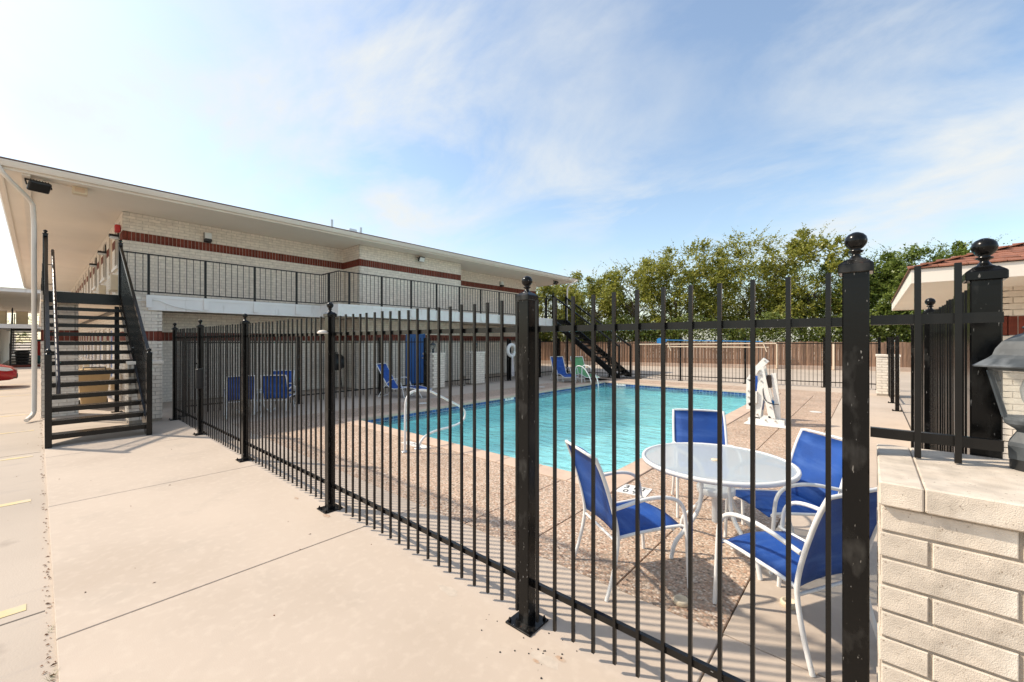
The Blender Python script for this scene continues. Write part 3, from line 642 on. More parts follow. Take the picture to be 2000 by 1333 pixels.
# ------------------------------------------------------------------ steel stairs running out in +X from the upper floor
def stairs(label, xf, xt, y0, y1, zt, m, group, handrail, near=True):
    n = 15; r = thing('steel_staircase', label, 'stairs', (xf, y0, 0), 0, group); rise = zt / n; run = (xf - xt) / (n - 1)
    for i in range(n - 1):
        x = xf - .02 - i * run; z = rise * (i + 1)
        MB().box(x - run * .92, x, y0 + .035, y1 - .035, z - .012, z).box(x - .03, x, y0 + .035, y1 - .035, z - .078, z - .012).box(x - run * .92, x - run * .92 + .015, y0 + .035, y1 - .035, z - .045, z - .012).build('tread', m, r)
    MB().box(xt - 1.0, xt + .0, y0, y1, zt - .20, zt - .002).build('landing', m, r)
    sl = zt / (xf - xt)
    for y in (y0, y1):
        P = [(xf + .03, 0.0), (xf + .03, .16), (xt + .001, zt + .06), (xt + .001, zt - .24), (xf - .22, 0.0)]
        MB().extrude([(a, 0, b) for a, b in P], (0, y - .03, 0), (0, y + .03, 0)).build('stringer', m, r)
        gr = MB(); H = 1.0
        a = Vector((xf - .02, y, .50 + 1.0)); bb = Vector((xt, y, zt + 1.22))
        rl = MB().bar(a, bb, .05, .075).build('top_rail', m, r)
        for px_, pz, ph in ((xf + .03, 0, 1.50), (xt + .02, zt - .1, 1.27 + .1)):
            p = MB().box(px_ - .04, px_ + .04, y - .04, y + .04, pz, pz + ph).build('newel_post', m, r)
            MB().lathe([(.048, 0), (.05, .015), (.03, .022), (.018, .035), (.034, .05), (.038, .065), (.028, .085), (.005, .097)], 14, (px_, y, pz + ph)).build('finial', m, p)
        k = int((xf - xt) / .13)
        pkm = {}
        for i in range(1, k):
            x = xf - (xf - xt) * i / k; t = (xf - x) / (xf - xt); zlo = .14 + (zt - .1) * t; zhi = a.z + (bb.z - a.z) * t
            h = round(zhi - zlo, 2)
            if h not in pkm: pkm[h] = picket_mesh(.014, h, m)
            link('baluster', pkm[h], r, Vector((x, y, zhi - h)) - WL[r])
    if handrail:
        y = y0 + .11
        MB().tube([(xf + .04, y, .86), (xf + .02, y, 1.02), (xf - .2, y, 1.18), (xt + .05, y, zt + .92), (xt - .05, y, zt + .92)], .026, 12, smooth_path=1).build('handrail', 'brown_metal', r)
        for i in range(5):
            t = .12 + i * .19; x = xf - .2 + (xt - xf + .2) * t; z = 1.18 + (zt + .92 - 1.18) * t
            MB().tube([(x, y, z - .02), (x, y - .03, z - .07), (x, y0, z - .07)], .009, 6).build('rail_bracket', m, r)
    for y in (y0 + .12, y1 - .08):
        if near and y < y0 + .5: continue
        p = MB().box(xt + .12, xt + .2, y - .04, y + .04, 0, zt - .30).build('support_post', m, r); MB().box(xt + .04, xt + .28, y - .1, y + .1, .001, .012).build('base_plate', m, p)
    return r
stairs('black steel staircase at the near end of the motel, beside the downspout', -10.03, -14.0, .11, 1.34, FL, 'black_paint', 'steel stairs', True)
stairs('black steel staircase at the far end of the motel, beyond the pool loungers', -8.75, -12.45, 17.55, 18.75, FL, 'black_far', 'steel stairs', False, False)

# ------------------------------------------------------------------ iron fences
FIN = MB().lathe([(.042, 0), (.04, .006), (.026, .014), (.016, .03), (.0155, .036), (.03, .046), (.031, .05), (.018, .056), (.03, .066), (.0415, .082), (.0455, .1), (.0415, .119), (.03, .133), (.012, .142), (.003, .1435)], 20).mesh('finial', 'black_post')
CAP = MB().box(-.05, .05, -.05, .05, -.028, .004, bev=.003).add([(-.048, -.048, .004), (.048, -.048, .004), (.048, .048, .004), (-.048, .048, .004), (-.03, -.03, .02), (.03, -.03, .02), (.03, .03, .02), (-.03, .03, .02)], [(0, 1, 5, 4), (1, 2, 6, 5), (2, 3, 7, 6), (3, 0, 4, 7), (4, 5, 6, 7)]).mesh('cap', 'black_post')
BASE = MB().box(-.095, .095, -.095, .095, .0005, .012, bev=.002).mesh('base_plate', 'black_post')
BOLT = MB().lathe([(.011, .012), (.011, .022), (.006, .023), (.006, .034), (.001, .035)], 6, smooth=False).mesh('bolt', 'black_post')
def add_post(root, x, y, h, rz=0, base=True, fin=True, m='black_post', w=.076, z0=0., rough=0.):
    key = ('post', h, m, w, z0)
    if key not in add_post.c: add_post.c[key] = MB().box(-w / 2, w / 2, -w / 2, w / 2, z0 + .001, h, bev=.004).mesh('post', m)
    p = link('post', add_post.c[key], root, Vector((x, y, 0)) - WL[root], rz)
    if fin:
        link('cap', CAP, p, (0, 0, h)); q_ = link('finial', FIN, p, (0, 0, h + .018)); q_.scale = (.74, .74, .74)
    if base:
        bpl = link('base_plate', BASE, p, (0, 0, 0))
        for a, b in ((-1, -1), (1, -1), (1, 1), (-1, 1)): link('bolt', BOLT, bpl, (a * .075, b * .075, 0))
    return p
add_post.c = {}
def fence(name, label, a, b, posts, zt, zr, zb=.045, zlr=.24, sp=.123, m='black_paint', pm='black_post', pw=.0165, hp=None, fin=True, base=True, group='black iron fences round the pool', skip=()):
    A = Vector((*a, 0)); Bv = Vector((*b, 0)); L = (Bv - A).length; d = (Bv - A) / L; rz = math.atan2(d.y, d.x)
    r = thing(name, label, 'fence', (*a, 0), 0, group); hp = hp or zt
    for s in posts: p = A + d * s; add_post(r, p.x, p.y, hp, rz, base, fin, pm)
    pk = picket_mesh(pw, zt - zb, m); nn = Vector((-d.y, d.x, 0))
    if nn.dot(Vector((-A.x, -A.y, 0))) > 0: nn = -nn
    ps = list(posts)
    for s0, s1 in zip(ps, ps[1:]):
        if (s0, s1) in skip: continue
        for z in (zr, zlr):
            o_ = nn * (pw / 2 + .0125)
            MB().bar(A + d * (s0 + .038) + Vector((0, 0, z)) + o_, A + d * (s1 - .038) + Vector((0, 0, z)) + o_, .024, .034).build('rail', m, r)
        n = int((s1 - s0 - .16 + .02) / sp); st = (s1 - s0 - .16) / max(n, 1)
        for i in range(n + 1):
            p = A + d * (s0 + .08 + i * st)
            o = link('picket', pk, r, p + Vector((0, 0, zb + random.uniform(-.006, .006))) - WL[r], rz)
            o.rotation_euler.x = random.uniform(-.0025, .0025); o.rotation_euler.y = random.uniform(-.0025, .0025)
    return r
FY = 1.97
nf = fence('iron_fence', 'black iron picket fence along the walkway in the foreground', (-11.51, FY), (-.04, FY), [0, 2.16, 4.67, 7.32, 9.92, 11.47], 1.98, 1.797, hp=2.0)
rb = MB()                                                   # the short piece of fence over the brick pier
MB().bar((0, FY + .021, 1.80), (.315, FY + .021, 1.80), .024, .034).build('rail', 'black_paint', nf)
MB().bar((0, FY + .021, 1.395), (.315, FY + .021, 1.395), .024, .034).build('rail', 'black_paint', nf)
pk = picket_mesh(.0165, 1.98 - 1.327, 'black_paint')
for x in (.122, .216): link('picket', pk, nf, Vector((x, FY, 1.327)) - WL[nf])
bf_ = fence('iron_fence', 'black iron picket fence in front of the motel ground floor behind the pool', (-11.88, 2.0), (-11.88, 17.3), [.2, 2.7, 5.2, 7.0, 8.72, 11.4, 13.7, 15.2], 1.84, 1.69, m='black_far', pw=.015, fin=False, zlr=.22)
ff = fence('iron_fence', 'black iron picket fence at the far end of the pool before the wooden fence', (-11.88, 17.3), (.35, 19.45), [0.01, 2.6, 4.0, 5.75, 8.2, 10.75, 12.3], 1.74, 1.63, m='black_far', pw=.015, hp=1.86, fin=False, zlr=.2)
rf = fence('iron_fence', 'black iron picket fence along the right side before the low tile-roofed house', (.305, 2.2), (.47, 8.1), [0, 2.75, 5.85], 1.95, 1.77, m='black_paint', hp=1.965)
gf = fence('gate_post_row', 'far black gate posts standing by the small brick pier', (.5, 13.9), (.42, 17.6), [0, 1.7, 3.6], 1.84, 1.69, m='black_far', pw=.015, fin=False, skip=((0, 1.7),))
# gate latch box on the near fence and a bracket on the third post
MB().box(-9.30, -9.18, FY - .09, FY + .02, .86, 1.22, bev=.01).build('latch_box', 'black_plastic', nf); MB().box(-9.8, -9.3, FY + .005, FY + .03, 1.28, 1.31).build('latch_bar', 'black_paint', nf)
MB().lathe([(.05, 0), (.055, .01), (.035, .03), (.005, .037)], 14, (-4.19, FY - .075, 1.80)).build('cup_bracket', 'trim', nf)

# ------------------------------------------------------------------ brick piers and lanterns
def pier(label, x0, x1, y0, y1, h, limit, cream, group, near=False, cap_ov=.022):
    r = thing('brick_pier', label, 'pier', ((x0 + x1) / 2, (y0 + y1) / 2, 0), 0, group)
    ct = .072; ht = h - ct
    MB().box(x0 + .006, x1 - .006, y0 + .006, y1 - .006, 0, ht).build('core', 'mortar_light', r)
    bl, co = (.265, .0765) if near else (.255, CO); lst = []
    I = .006
    for o, dv, nv, L in (((x0, y0 + I), E_, S_, x1 - x0), ((x1 - I, y0 + .04), N_, E_, y1 - y0 - .08), ((x1, y1 - I), W_, N_, x1 - x0), ((x0 + I, y1 - .04), S_, W_, y1 - y0 - .08)):
        hh = ht - int(ht / co) * co
        lst += veneer(o, dv, nv, L, hh, ht, (), (), 0., bl, co, bl - .105 if near else None, .0042 if near else .005)
    emit_bricks(lst, r, limit=limit, cream=cream)
    n = max(1, round((x1 - x0) / .3)); xs_ = [x0 - cap_ov] + [x0 + (x1 - x0) * i / n for i in range(1, n)] + [x1 + cap_ov]
    if near: xs_ = [x0 - cap_ov + .02, x0 + .092, x0 + .43, x1 + cap_ov]
    for a, b in zip(xs_, xs_[1:]): bx('cap_stone', cream, r, a + .0008, b - .0008, y0 - cap_ov, y1 + cap_ov, ht + .004, h, bev=.004)
    return r
def lantern(label, x, y, z, sc, group, rot=0.):
    r = thing('lantern', label, 'lantern', (x, y, z), rot, group); r.scale = (sc * .94, sc * .94, sc * 1.06); n = 6
    MB().lathe([(.058, 0), (.058, .042)], 20).build('collar', 'black_plastic', r, True)
    MB().lathe([(.068, .034), (.07, .075), (.066, .088), (.045, .12), (.05, .128), (.078, .146), (.083, .158), (.083, .166)], n, smooth=False).build('base', 'lantern_grey', r, True)
    for k in range(n):
        t0, t1 = 2 * math.pi * k / n, 2 * math.pi * (k + 1) / n
        lo, hi = .076, .118; zl, zh = .166, .315
        P = lambda q, t, z: (q * math.cos(t), q * math.sin(t), z)
        g_ = MB().add([P(lo, t0, zl), P(lo, t1, zl), P(hi, t1, zh), P(hi, t0, zh)], [(0, 1, 2, 3)]).build('pane', 'clear_glass', r, True)
        MB().bar(P(lo + .003, t0, zl), P(hi + .003, t0, zh), .012, .008, up=(math.cos(t0), math.sin(t0), 0)).build('rib', 'lantern_grey', r, True)
    MB().lathe([(.119, .315), (.124, .318), (.124, .325), (.119, .327)], n, smooth=False).build('top_ring', 'lantern_grey', r, True)
    MB().lathe([(.165, .326), (.167, .330), (.128, .352), (.112, .364), (.104, .384), (.085, .408), (.05, .428), (.03, .434), (.026, .445), (.034, .452), (.022, .46), (.022, .478), (.012, .50), (.003, .505)], n, smooth=False).build('hood', 'lantern_grey', r, True)
    MB().lathe([(.018, .166), (.018, .2), (.03, .225), (.034, .255), (.026, .285), (.004, .3)], 14).build('bulb', 'tile_white', r, True)
    return r
pier('cream brick pier in the right foreground below the large grey lantern', .02, .86, 1.61, 2.15, 1.322, 200, 'pier_brick', 'cream brick piers', True)
lantern('large grey six-sided lantern on the foreground brick pier', .385, 2.03, 1.322, .93, 'grey and black lanterns', R(20))
for lb, x, y in (('brick pier at the left end of the walkway fence, beside the near stairs', -11.85, 1.50), ('left brick pier of the back gate, in front of the blue door', -11.9, 9.40), ('right brick pier of the back gate, left of the lifebuoy', -11.9, 11.45), ('small brick pier at the far right corner of the fences', .42, 17.65)):
    pier(lb, x - .27, x + .27, y - .27, y + .27, 1.30, 0, 'cream_brick', 'cream brick piers')
lantern('small lantern on the brick pier beside the near stairs', -11.85, 1.42, 1.30, .8, 'grey and black lanterns')
lantern('small lantern on the left pier of the back gate', -11.9, 9.35, 1.30, .8, 'grey and black lanterns')
lantern('small lantern on the right pier of the back gate', -11.9, 11.45, 1.30, .8, 'grey and black lanterns')

# ------------------------------------------------------------------ low house on the right
house = thing('low_house', 'low cream brick house with red shingle roof at the right edge', 'house', (1.3, 8.5, 0))
wb = MB(); hb = []
for o, dv, nv, L, t in (((1.3, 8.5), E_, S_, 9, .12), ((1.3, 12.4), S_, W_, 3.9, .1)):
    core(wb, o, dv, nv, L, 0, 2.46, (), t); hb += veneer(o, dv, nv, L, 0, 2.46, [(1.80, 2.06)])
wb.box(1.45, 10.2, 8.65, 12.4, 0, 2.44).build('wall', 'mortar', house)
emit_bricks(hb, house, limit=160, limit_red=40)
HX, HY0, HY1, HZ = .38, 7.05, 13.15, 2.45
bx('soffit', 'soffit', house, HX + .03, 11, HY0 + .03, HY1 - .03, HZ, HZ + .025)
MB().box(HX, HX + .03, HY0, HY1, HZ - .015, HZ + .15).box(HX + .03, 11, HY0, HY0 + .03, HZ - .015, HZ + .15).box(HX + .03, 11, HY1 - .03, HY1, HZ - .015, HZ + .15).build('fascia', 'trim', house)
sl = .30; ym = (HY0 + HY1) / 2; rh = (ym - HY0) * sl
MB().add([(HX - .02, HY0 - .02, HZ + .152), (11, HY0 - .02, HZ + .152), (11, HY1 + .02, HZ + .152), (HX - .02, HY1 + .02, HZ + .152), (HX + ym - HY0, ym, HZ + .14 + rh), (11, ym, HZ + .14 + rh)],
         [(0, 1, 5, 4), (1, 2, 5), (2, 3, 4, 5), (3, 0, 4), (3, 2, 1, 0)]).build('roof', 'roof_edge', house)
sh = MB(); ex = .15; rows = int((ym - HY0) / ex)
for i in range(rows):
    for face in (0, 1):
        d0 = i * ex - .02; d1 = d0 + ex * 1.12
        s = (HX - .03 + max(d0, 0)) if face == 0 else (HY0 - .03 + max(d0, 0)); end = 11 if face == 0 else HY1 - max(d0, 0); s += random.uniform(-.1, 0)
        while s < end:
            w = random.uniform(.2, .34); a, b2 = max(s, (HX if face == 0 else HY0) - .03 + max(d0, 0)), min(s + w - .006, end)
            if b2 - a > .03:
                z0 = HZ + .155 + max(d0, -.02) * sl + .012; z1 = HZ + .155 + d1 * sl + .004; th = .012 + random.uniform(0, .006)
                q = []
                for zz in (0, th): q += [(a, d0, z0 + zz), (b2, d0, z0 + zz), (b2, d1, z1 + zz), (a, d1, z1 + zz)]
                q = [((p[0], HY0 + p[1], p[2]) if face == 0 else (HX + p[1], p[0], p[2])) for p in q]
                fs_ = [(4, 5, 6, 7), (0, 1, 5, 4), (1, 2, 6, 5), (2, 3, 7, 6), (3, 0, 4, 7)]
                sh.add(q, fs_ if face == 0 else [tuple(reversed(k)) for k in fs_])
            s += w
tag(sh.build('roof_shingles', 'shingle', house), kind='stuff')

# ------------------------------------------------------------------ wooden fence beyond, with kerb
wd = Vector((11.6, 3.85, 0)).normalized(); w0 = Vector((-12.76, 28.0, 0)) - wd * 12
wf = thing('wooden_fence', 'brown plank fence along the far side below the trees', 'fence', w0)
pl = [MB().box(-.094, .094, -.012, .012, .18, h, bev=.003).mesh('plank', 'brown_wood') for h in (1.66, 1.69, 1.64)]
rzw = math.atan2(wd.y, wd.x); nw = Vector((-wd.y, wd.x, 0))
for i in range(176):
    link('plank', random.choice(pl), wf, wd * (i * .2) + nw * (.012 if i % 2 else -.008), rzw)
kb = MB().bar(w0 - nw * .1 + Vector((0, 0, .06)), w0 + wd * 36 - nw * .1 + Vector((0, 0, .06)), .18, .30); kb.build('concrete_footing', 'coping', wf)
for z in (.5, 1.4): MB().bar(w0 + nw * .05 + Vector((0, 0, z)), w0 + wd * 35 + nw * .05 + Vector((0, 0, z)), .04, .09).build('back_rail', 'brown_wood', wf)
for i, s in enumerate((20.7, 23.6)):
    p = w0 + wd * s - nw * .25
    t = tag(MB().box(p.x - .05, p.x + .05, p.y - .05, p.y + .05, 0, 1.6, bev=.01).build('marker_post', 'pole_cream'), ('left cream post standing against the wooden fence', 'right cream post standing against the wooden fence')[i], 'post', 'cream posts by the wooden fence')

# ------------------------------------------------------------------ trees
def tree(label, x, y, h, rad, leaf, seed, n_leaf, group='trees beyond the wooden fence', low=.16):
    rnd = random.Random(seed); r = thing('tree', label, 'tree', (x, y, 0), 0, group)
    tk = MB(); ends = []
    for s in range(rnd.choice((2, 3, 3))):
        a = rnd.uniform(0, 6.28); l = rnd.uniform(.25, .6); b0 = Vector((math.cos(a) * .12, math.sin(a) * .12, 0)); top = Vector((math.cos(a) * l * 1.6, math.sin(a) * l * 1.6, h * rnd.uniform(.5, .62)))
        mid = b0.lerp(top, .45) + Vector((rnd.uniform(-.15, .15), rnd.uniform(-.15, .15), 0))
        tk.tube([b0, mid, top], [.11, .05], 7, smooth_path=1)
        for k in range(6):
            t = rnd.uniform(.4, 1); p = b0.lerp(top, t); aa = rnd.uniform(0, 6.28)
            q = p + Vector((math.cos(aa) * rad * rnd.uniform(.35, .8), math.sin(aa) * rad * rnd.uniform(.35, .8), h * rnd.uniform(.08, .3)))
            tk.tube([p, p.lerp(q, .5) + Vector((0, 0, .12)), q], [.04, .012], 5); ends.append(q)
    tk.build('trunk', 'bark', r, True)
    cl = MB(); cz = h * (low + 1) / 2; hz = h * (1 - low) / 2; clumps = []
    for i in range(110):
        while True:
            p = Vector((rnd.uniform(-1, 1), rnd.uniform(-1, 1), rnd.uniform(-1, 1)))
            if .25 < p.length < 1: break
        k = p.length; p = p * (.55 + .45 * k) / max(k, .01) * k ** .5 if False else p.normalized() * (k ** .55)
        wob = .92 + .3 * math.sin(3 * math.atan2(p.y, p.x) + seed) * .5 + rnd.uniform(-.12, .12)
        clumps.append((Vector((p.x * rad * wob, p.y * rad * wob, cz + p.z * hz * (.92 + rnd.uniform(-.1, .1)))), rnd.uniform(.26, .62) * rad / 2.6, p))
    per = n_leaf // len(clumps)
    for c, sr, out in clumps:
        # twigs: arching sprays that leave the clump centre, leaves set along them
        for tw in range(max(3, per // 9)):
            d = Vector((rnd.gauss(0, 1), rnd.gauss(0, 1), rnd.gauss(.25, .8))) + out * .9; d.normalize(); ln = sr * rnd.uniform(.6, 1.6); base = c + Vector((rnd.gauss(0, .3), rnd.gauss(0, .3), rnd.gauss(0, .3))) * sr
            for j in range(9):
                t = (j + rnd.random()) / 9; p = base + d * ln * t + Vector((0, 0, -.35 * ln * t * t))
                ld = (d + Vector((rnd.gauss(0, .55), rnd.gauss(0, .55), rnd.gauss(-.3, .5)))).normalized(); L = rnd.uniform(.10, .21); wdt = L * rnd.uniform(.24, .38)
                sd_ = ld.cross(Vector((rnd.gauss(0, .5), rnd.gauss(0, .5), 1))).normalized()
                cl.add([p, p + ld * L * .5 + sd_ * wdt, p + ld * L, p + ld * L * .5 - sd_ * wdt], [(0, 1, 2, 3)])
    for i in range(46):                                    # loose shoots that break the outline
        a = rnd.uniform(0, 6.28); el_ = rnd.uniform(.15, 1.35); q = Vector((math.cos(a) * math.cos(el_) * rad * .92, math.sin(a) * math.cos(el_) * rad * .92, cz + math.sin(el_) * hz * .9))
        d = Vector((math.cos(a) * .7, math.sin(a) * .7, rnd.uniform(.5, 1.5))).normalized(); ln = rnd.uniform(.7, 1.5)
        for j in range(20):
            t = (j + rnd.random()) / 20; p = q + d * ln * t + Vector((math.cos(a), math.sin(a), -.5)) * (.25 * ln * t * t)
            ld = (d + Vector((rnd.gauss(0, .8), rnd.gauss(0, .8), rnd.gauss(-.2, .6)))).normalized(); L = rnd.uniform(.09, .17) * (1.1 - .5 * t); sd_ = ld.cross(Vector((rnd.gauss(0, .5), rnd.gauss(0, .5), 1))).normalized()
            cl.add([p, p + ld * L * .5 + sd_ * L * .3, p + ld * L, p + ld * L * .5 - sd_ * L * .3], [(0, 1, 2, 3)])
    tag(cl.build('crown', leaf, r, True), kind='stuff')
    return r
BK = [('tree in the back row above the far staircase', -19.5, 33.5, 7.4, 3.2, 'leaf_c', 41), ('tree in the back row left of the tallest crown', -13.2, 36.5, 9.0, 3.4, 'leaf_c', 42), ('tree in the back row behind the tallest crown', -8.2, 39.5, 9.8, 3.6, 'leaf_c', 43),
      ('tree in the back row left of the corner post', -3.8, 41.0, 9.6, 3.4, 'leaf_c', 44), ('tree in the back row hidden by the corner post', .2, 40.5, 7.6, 3.0, 'leaf_c', 45)]
for lb, x, y, h, rd, lf, sd_ in BK: tree(lb, x, y, h * .92, rd, lf, sd_, 9500)
TR = [('tree with low crown just right of the motel eave end', -20.3, 27.6, 6.6, 3.2, 'leaf_a', 11), ('bushy tree behind the far staircase', -17.6, 30.2, 7.4, 3.0, 'leaf_a', 12),
      ('tree behind the left end of the pool net pole', -14.2, 31.6, 8.2, 3.2, 'leaf_a', 13), ('tall broad tree above the middle of the wooden fence', -10.9, 33.0, 9.2, 3.4, 'leaf_a', 14),
      ('tall tree with olive crown behind the pool lift', -7.0, 35.2, 9.8, 3.5, 'leaf_a', 15), ('tall airy tree left of the foreground fence corner post', -3.4, 36.4, 9.6, 3.3, 'leaf_a', 16),
      ('darker tree directly behind the foreground fence corner post', -.4, 36.6, 7.8, 2.9, 'leaf_c', 17), ('green tree between the corner post and the low house', 1.9, 35.5, 7.6, 2.7, 'leaf_c', 18),
      ('tree showing wispy shoots above the low house roof', 4.2, 36.0, 7.4, 2.4, 'leaf_c', 19)]
for lb, x, y, h, rd, lf, sd_ in TR: tree(lb, x, y, h, rd, lf, sd_, 27000)
rnd = random.Random(5); hd = MB()
for i in range(15000):
    s = rnd.uniform(2, 36); p = w0 + wd * s + nw * rnd.uniform(.6, 2.2) + Vector((0, 0, 1.0 + 2.3 * rnd.random() ** .8 + .35 * math.sin(s * 1.3)))
    ld = Vector((rnd.gauss(0, 1), rnd.gauss(0, 1), rnd.gauss(0, .8))).normalized(); L = rnd.uniform(.12, .24); sd2 = ld.cross(Vector((rnd.gauss(0, 1), rnd.gauss(0, 1), 1))).normalized()
    hd.add([p, p + ld * L * .5 + sd2 * L * .36, p + ld * L, p + ld * L * .5 - sd2 * L * .36], [(0, 1, 2, 3)])
tag(hd.build('undergrowth', 'leaf_b'), 'leafy undergrowth behind the wooden fence below the trees', 'shrubs', kind='stuff')

# ------------------------------------------------------------------ furniture
def sling(mb, rows, th=.006):
    """rows: list of (left point, right point); a thin closed cloth with a little sag in the middle"""
    n = 6; v = []; m = len(rows)
    for k in (0, 1):
        for i, (a, b) in enumerate(rows):
            a = Vector(a); b = Vector(b); i0 = max(i - 1, 0); i1 = min(i + 1, m - 1)
            tv = ((Vector(rows[i1][0]) - Vector(rows[i0][0]))).normalized(); nn = (b - a).normalized().cross(tv).normalized()
            for j in range(n + 1):
                t = j / n; sag = .022 * math.sin(math.pi * t); v.append(a.lerp(b, t) - nn * sag + nn * (th if k else 0))
    f = []; w = n + 1; o = m * w
    for i in range(m - 1):
        for j in range(n):
            q = (i * w + j, i * w + j + 1, (i + 1) * w + j + 1, (i + 1) * w + j); f.append(tuple(reversed(q))); f.append(tuple(x + o for x in q))
    for i in range(m - 1):
        for j in (0, n): f.append((i * w + j, (i + 1) * w + j, o + (i + 1) * w + j, o + i * w + j))
    for j in range(n):
        for i in (0, m - 1): f.append((i * w + j, i * w + j + 1, o + i * w + j + 1, o + i * w + j))
    return mb.add(v, f, True)
def sling_chair():
    r = thing('sling_chair', 'x', 'chair', group='blue sling chairs'); T = 'white_tube'; rad = .0125
    for s in (-1, 1):
        x = s * .265
        MB().tube([(x * 1.04, -.33, 0), (x * 1.02, -.285, .13), (x, -.245, .30), (x, -.235, .42), (x, -.275, .60), (x, -.345, .82), (x * .97, -.40, .945)], .0135, 10, smooth_path=2).build('rear_leg', T, r, True)
        MB().tube([(x * 1.08, .30, 0), (x * 1.08, .285, .25), (x * 1.08, .275, .45), (x * 1.08, .255, .58), (x * 1.07, .17, .645), (x * 1.04, -.02, .655), (x * 1.02, -.262, .60)], .0135, 10, smooth_path=2).build('front_leg_and_arm', T, r, True)
        MB().tube([(x * 1.05, .285, .425), (x * .94, .24, .43), (x * .92, -.2, .40), (x, -.245, .385)], .0115, 8, smooth_path=1).build('seat_rail', T, r, True)
    for y, z in ((.20, .405), (-.235, .36)): MB().tube([(-.25, y, z), (.25, y, z)], .010, 8).build('crossbar', T, r, True)
    MB().tube([(-.257, -.398, .94), (-.2, -.412, .948), (.2, -.412, .948), (.257, -.398, .94)], .011, 8, smooth_path=1).build('top_bar', T, r, True)
    rows = []
    for i in range(9):
        t = i / 8; y = .285 - t * .50; z = .432 - .028 * t - (.03 if i == 0 else .0); rows.append(((-.243, y, z), (.243, y, z)))
    sling(MB(), rows).build('seat_sling', 'blue_sling', r, True)
    rows = []
    pts = [(-.225, .395), (-.24, .47), (-.262, .56), (-.292, .66), (-.325, .76), (-.36, .86), (-.392, .935)]
    for y, z in pts: rows.append(((-.252, y, z), (.252, y, z)))
    sling(MB(), rows).build('back_sling', 'blue_sling', r, True)
    return r
proto = sling_chair(); used = [False]
def place(loc, face, label, group):
    o = copy_tree(proto) if used[0] else proto; used[0] = True
    o.location = (*loc, 0); o.rotation_euler.z = math.atan2(-face[0], face[1]); o['label'] = label; o['group'] = group; return o
G1 = 'blue sling chairs round the glass table'
place((-1.36, 2.90), (.566, .82), 'blue sling chair left of the glass table with its back to the camera', G1)
place((-1.29, 4.50), (.42, -.9), 'blue sling chair behind the glass table facing the camera', G1)
place((-.55, 3.98), (-.70, -.71), 'blue sling chair right of the glass table in front of the concrete path', G1)
place((-.37, 3.02), (-.86, .50), 'blue sling chair nearest the camera, half hidden by the corner post', G1)
G2 = 'blue sling chairs by the motel stairs'
place((-10.95, 3.05), (-.97, .2), 'blue chair seen from behind, leftmost by the back fence', G2)
place((-10.55, 3.75), (-.8, .6), 'blue chair seen from behind, right of the small white table', G2)
place((-11.35, 4.0), (.75, -.6), 'blue chair half hidden behind the chair by the small table', G2)
def glass_table(loc, D, z, label, rot=0., group='glass tables'):
    r = thing('patio_table', label, 'table', (*loc, 0), rot, group); q = D / 2; n = 48
    ring = [(q * math.cos(2 * math.pi * i / n), q * math.sin(2 * math.pi * i / n), z) for i in range(n)]
    v = []; prof = [(-.012, -.020), (.010, -.022), (.016, -.005), (.012, .010), (-.012, .010)]
    for i in range(n):
        t = 2 * math.pi * i / n
        for a, b in prof: v.append(((q + a) * math.cos(t), (q + a) * math.sin(t), z + b))
    m_ = len(prof); MB().add(v, [(i * m_ + k, ((i + 1) % n) * m_ + k, ((i + 1) % n) * m_ + (k + 1) % m_, i * m_ + (k + 1) % m_) for i in range(n) for k in range(m_)], True).build('rim', 'white_tube', r, True)
    MB().lathe([(q - .011, z), (q - .011, z + .006)], n).build('glass_top', 'table_glass', r, True)
    MB().lathe([(.035, z + .0065), (.037, z + .012), (.02, z + .013)], 16).build('umbrella_ring', 'ivory', r, True)
    MB().lathe([(.14, z - .26), (.145, z - .25), (.145, z - .22), (.14, z - .21), (.02, z - .208)], 24).build('hub', 'white_tube', r, True)
    MB().tube([(0, 0, z - .21), (0, 0, z - .50)], .03, 12).build('umbrella_sleeve', 'white_tube', r, True)
    for k in range(4):
        t = math.pi / 4 + k * math.pi / 2; P = lambda a, b: (a * math.cos(t), a * math.sin(t), b)
        MB().tube([P(q - .02, z - .02), P(q * .72, z - .035), P(.22, z - .05), P(.14, z - .14), P(.14, z - .26), P(.17, z - .40), P(.32, z - .55), P(.40, .12), P(.43, 0)], .0165, 10, smooth_path=2).build('leg', 'white_tube', r, True)
    return r
glass_table((-.96, 3.66), 1.13, .74, 'round frosted glass table with white rim in the foreground', R(12))
glass_table((-11.15, 3.45), .55, .52, 'small round white table between the chairs by the stairs', .3)
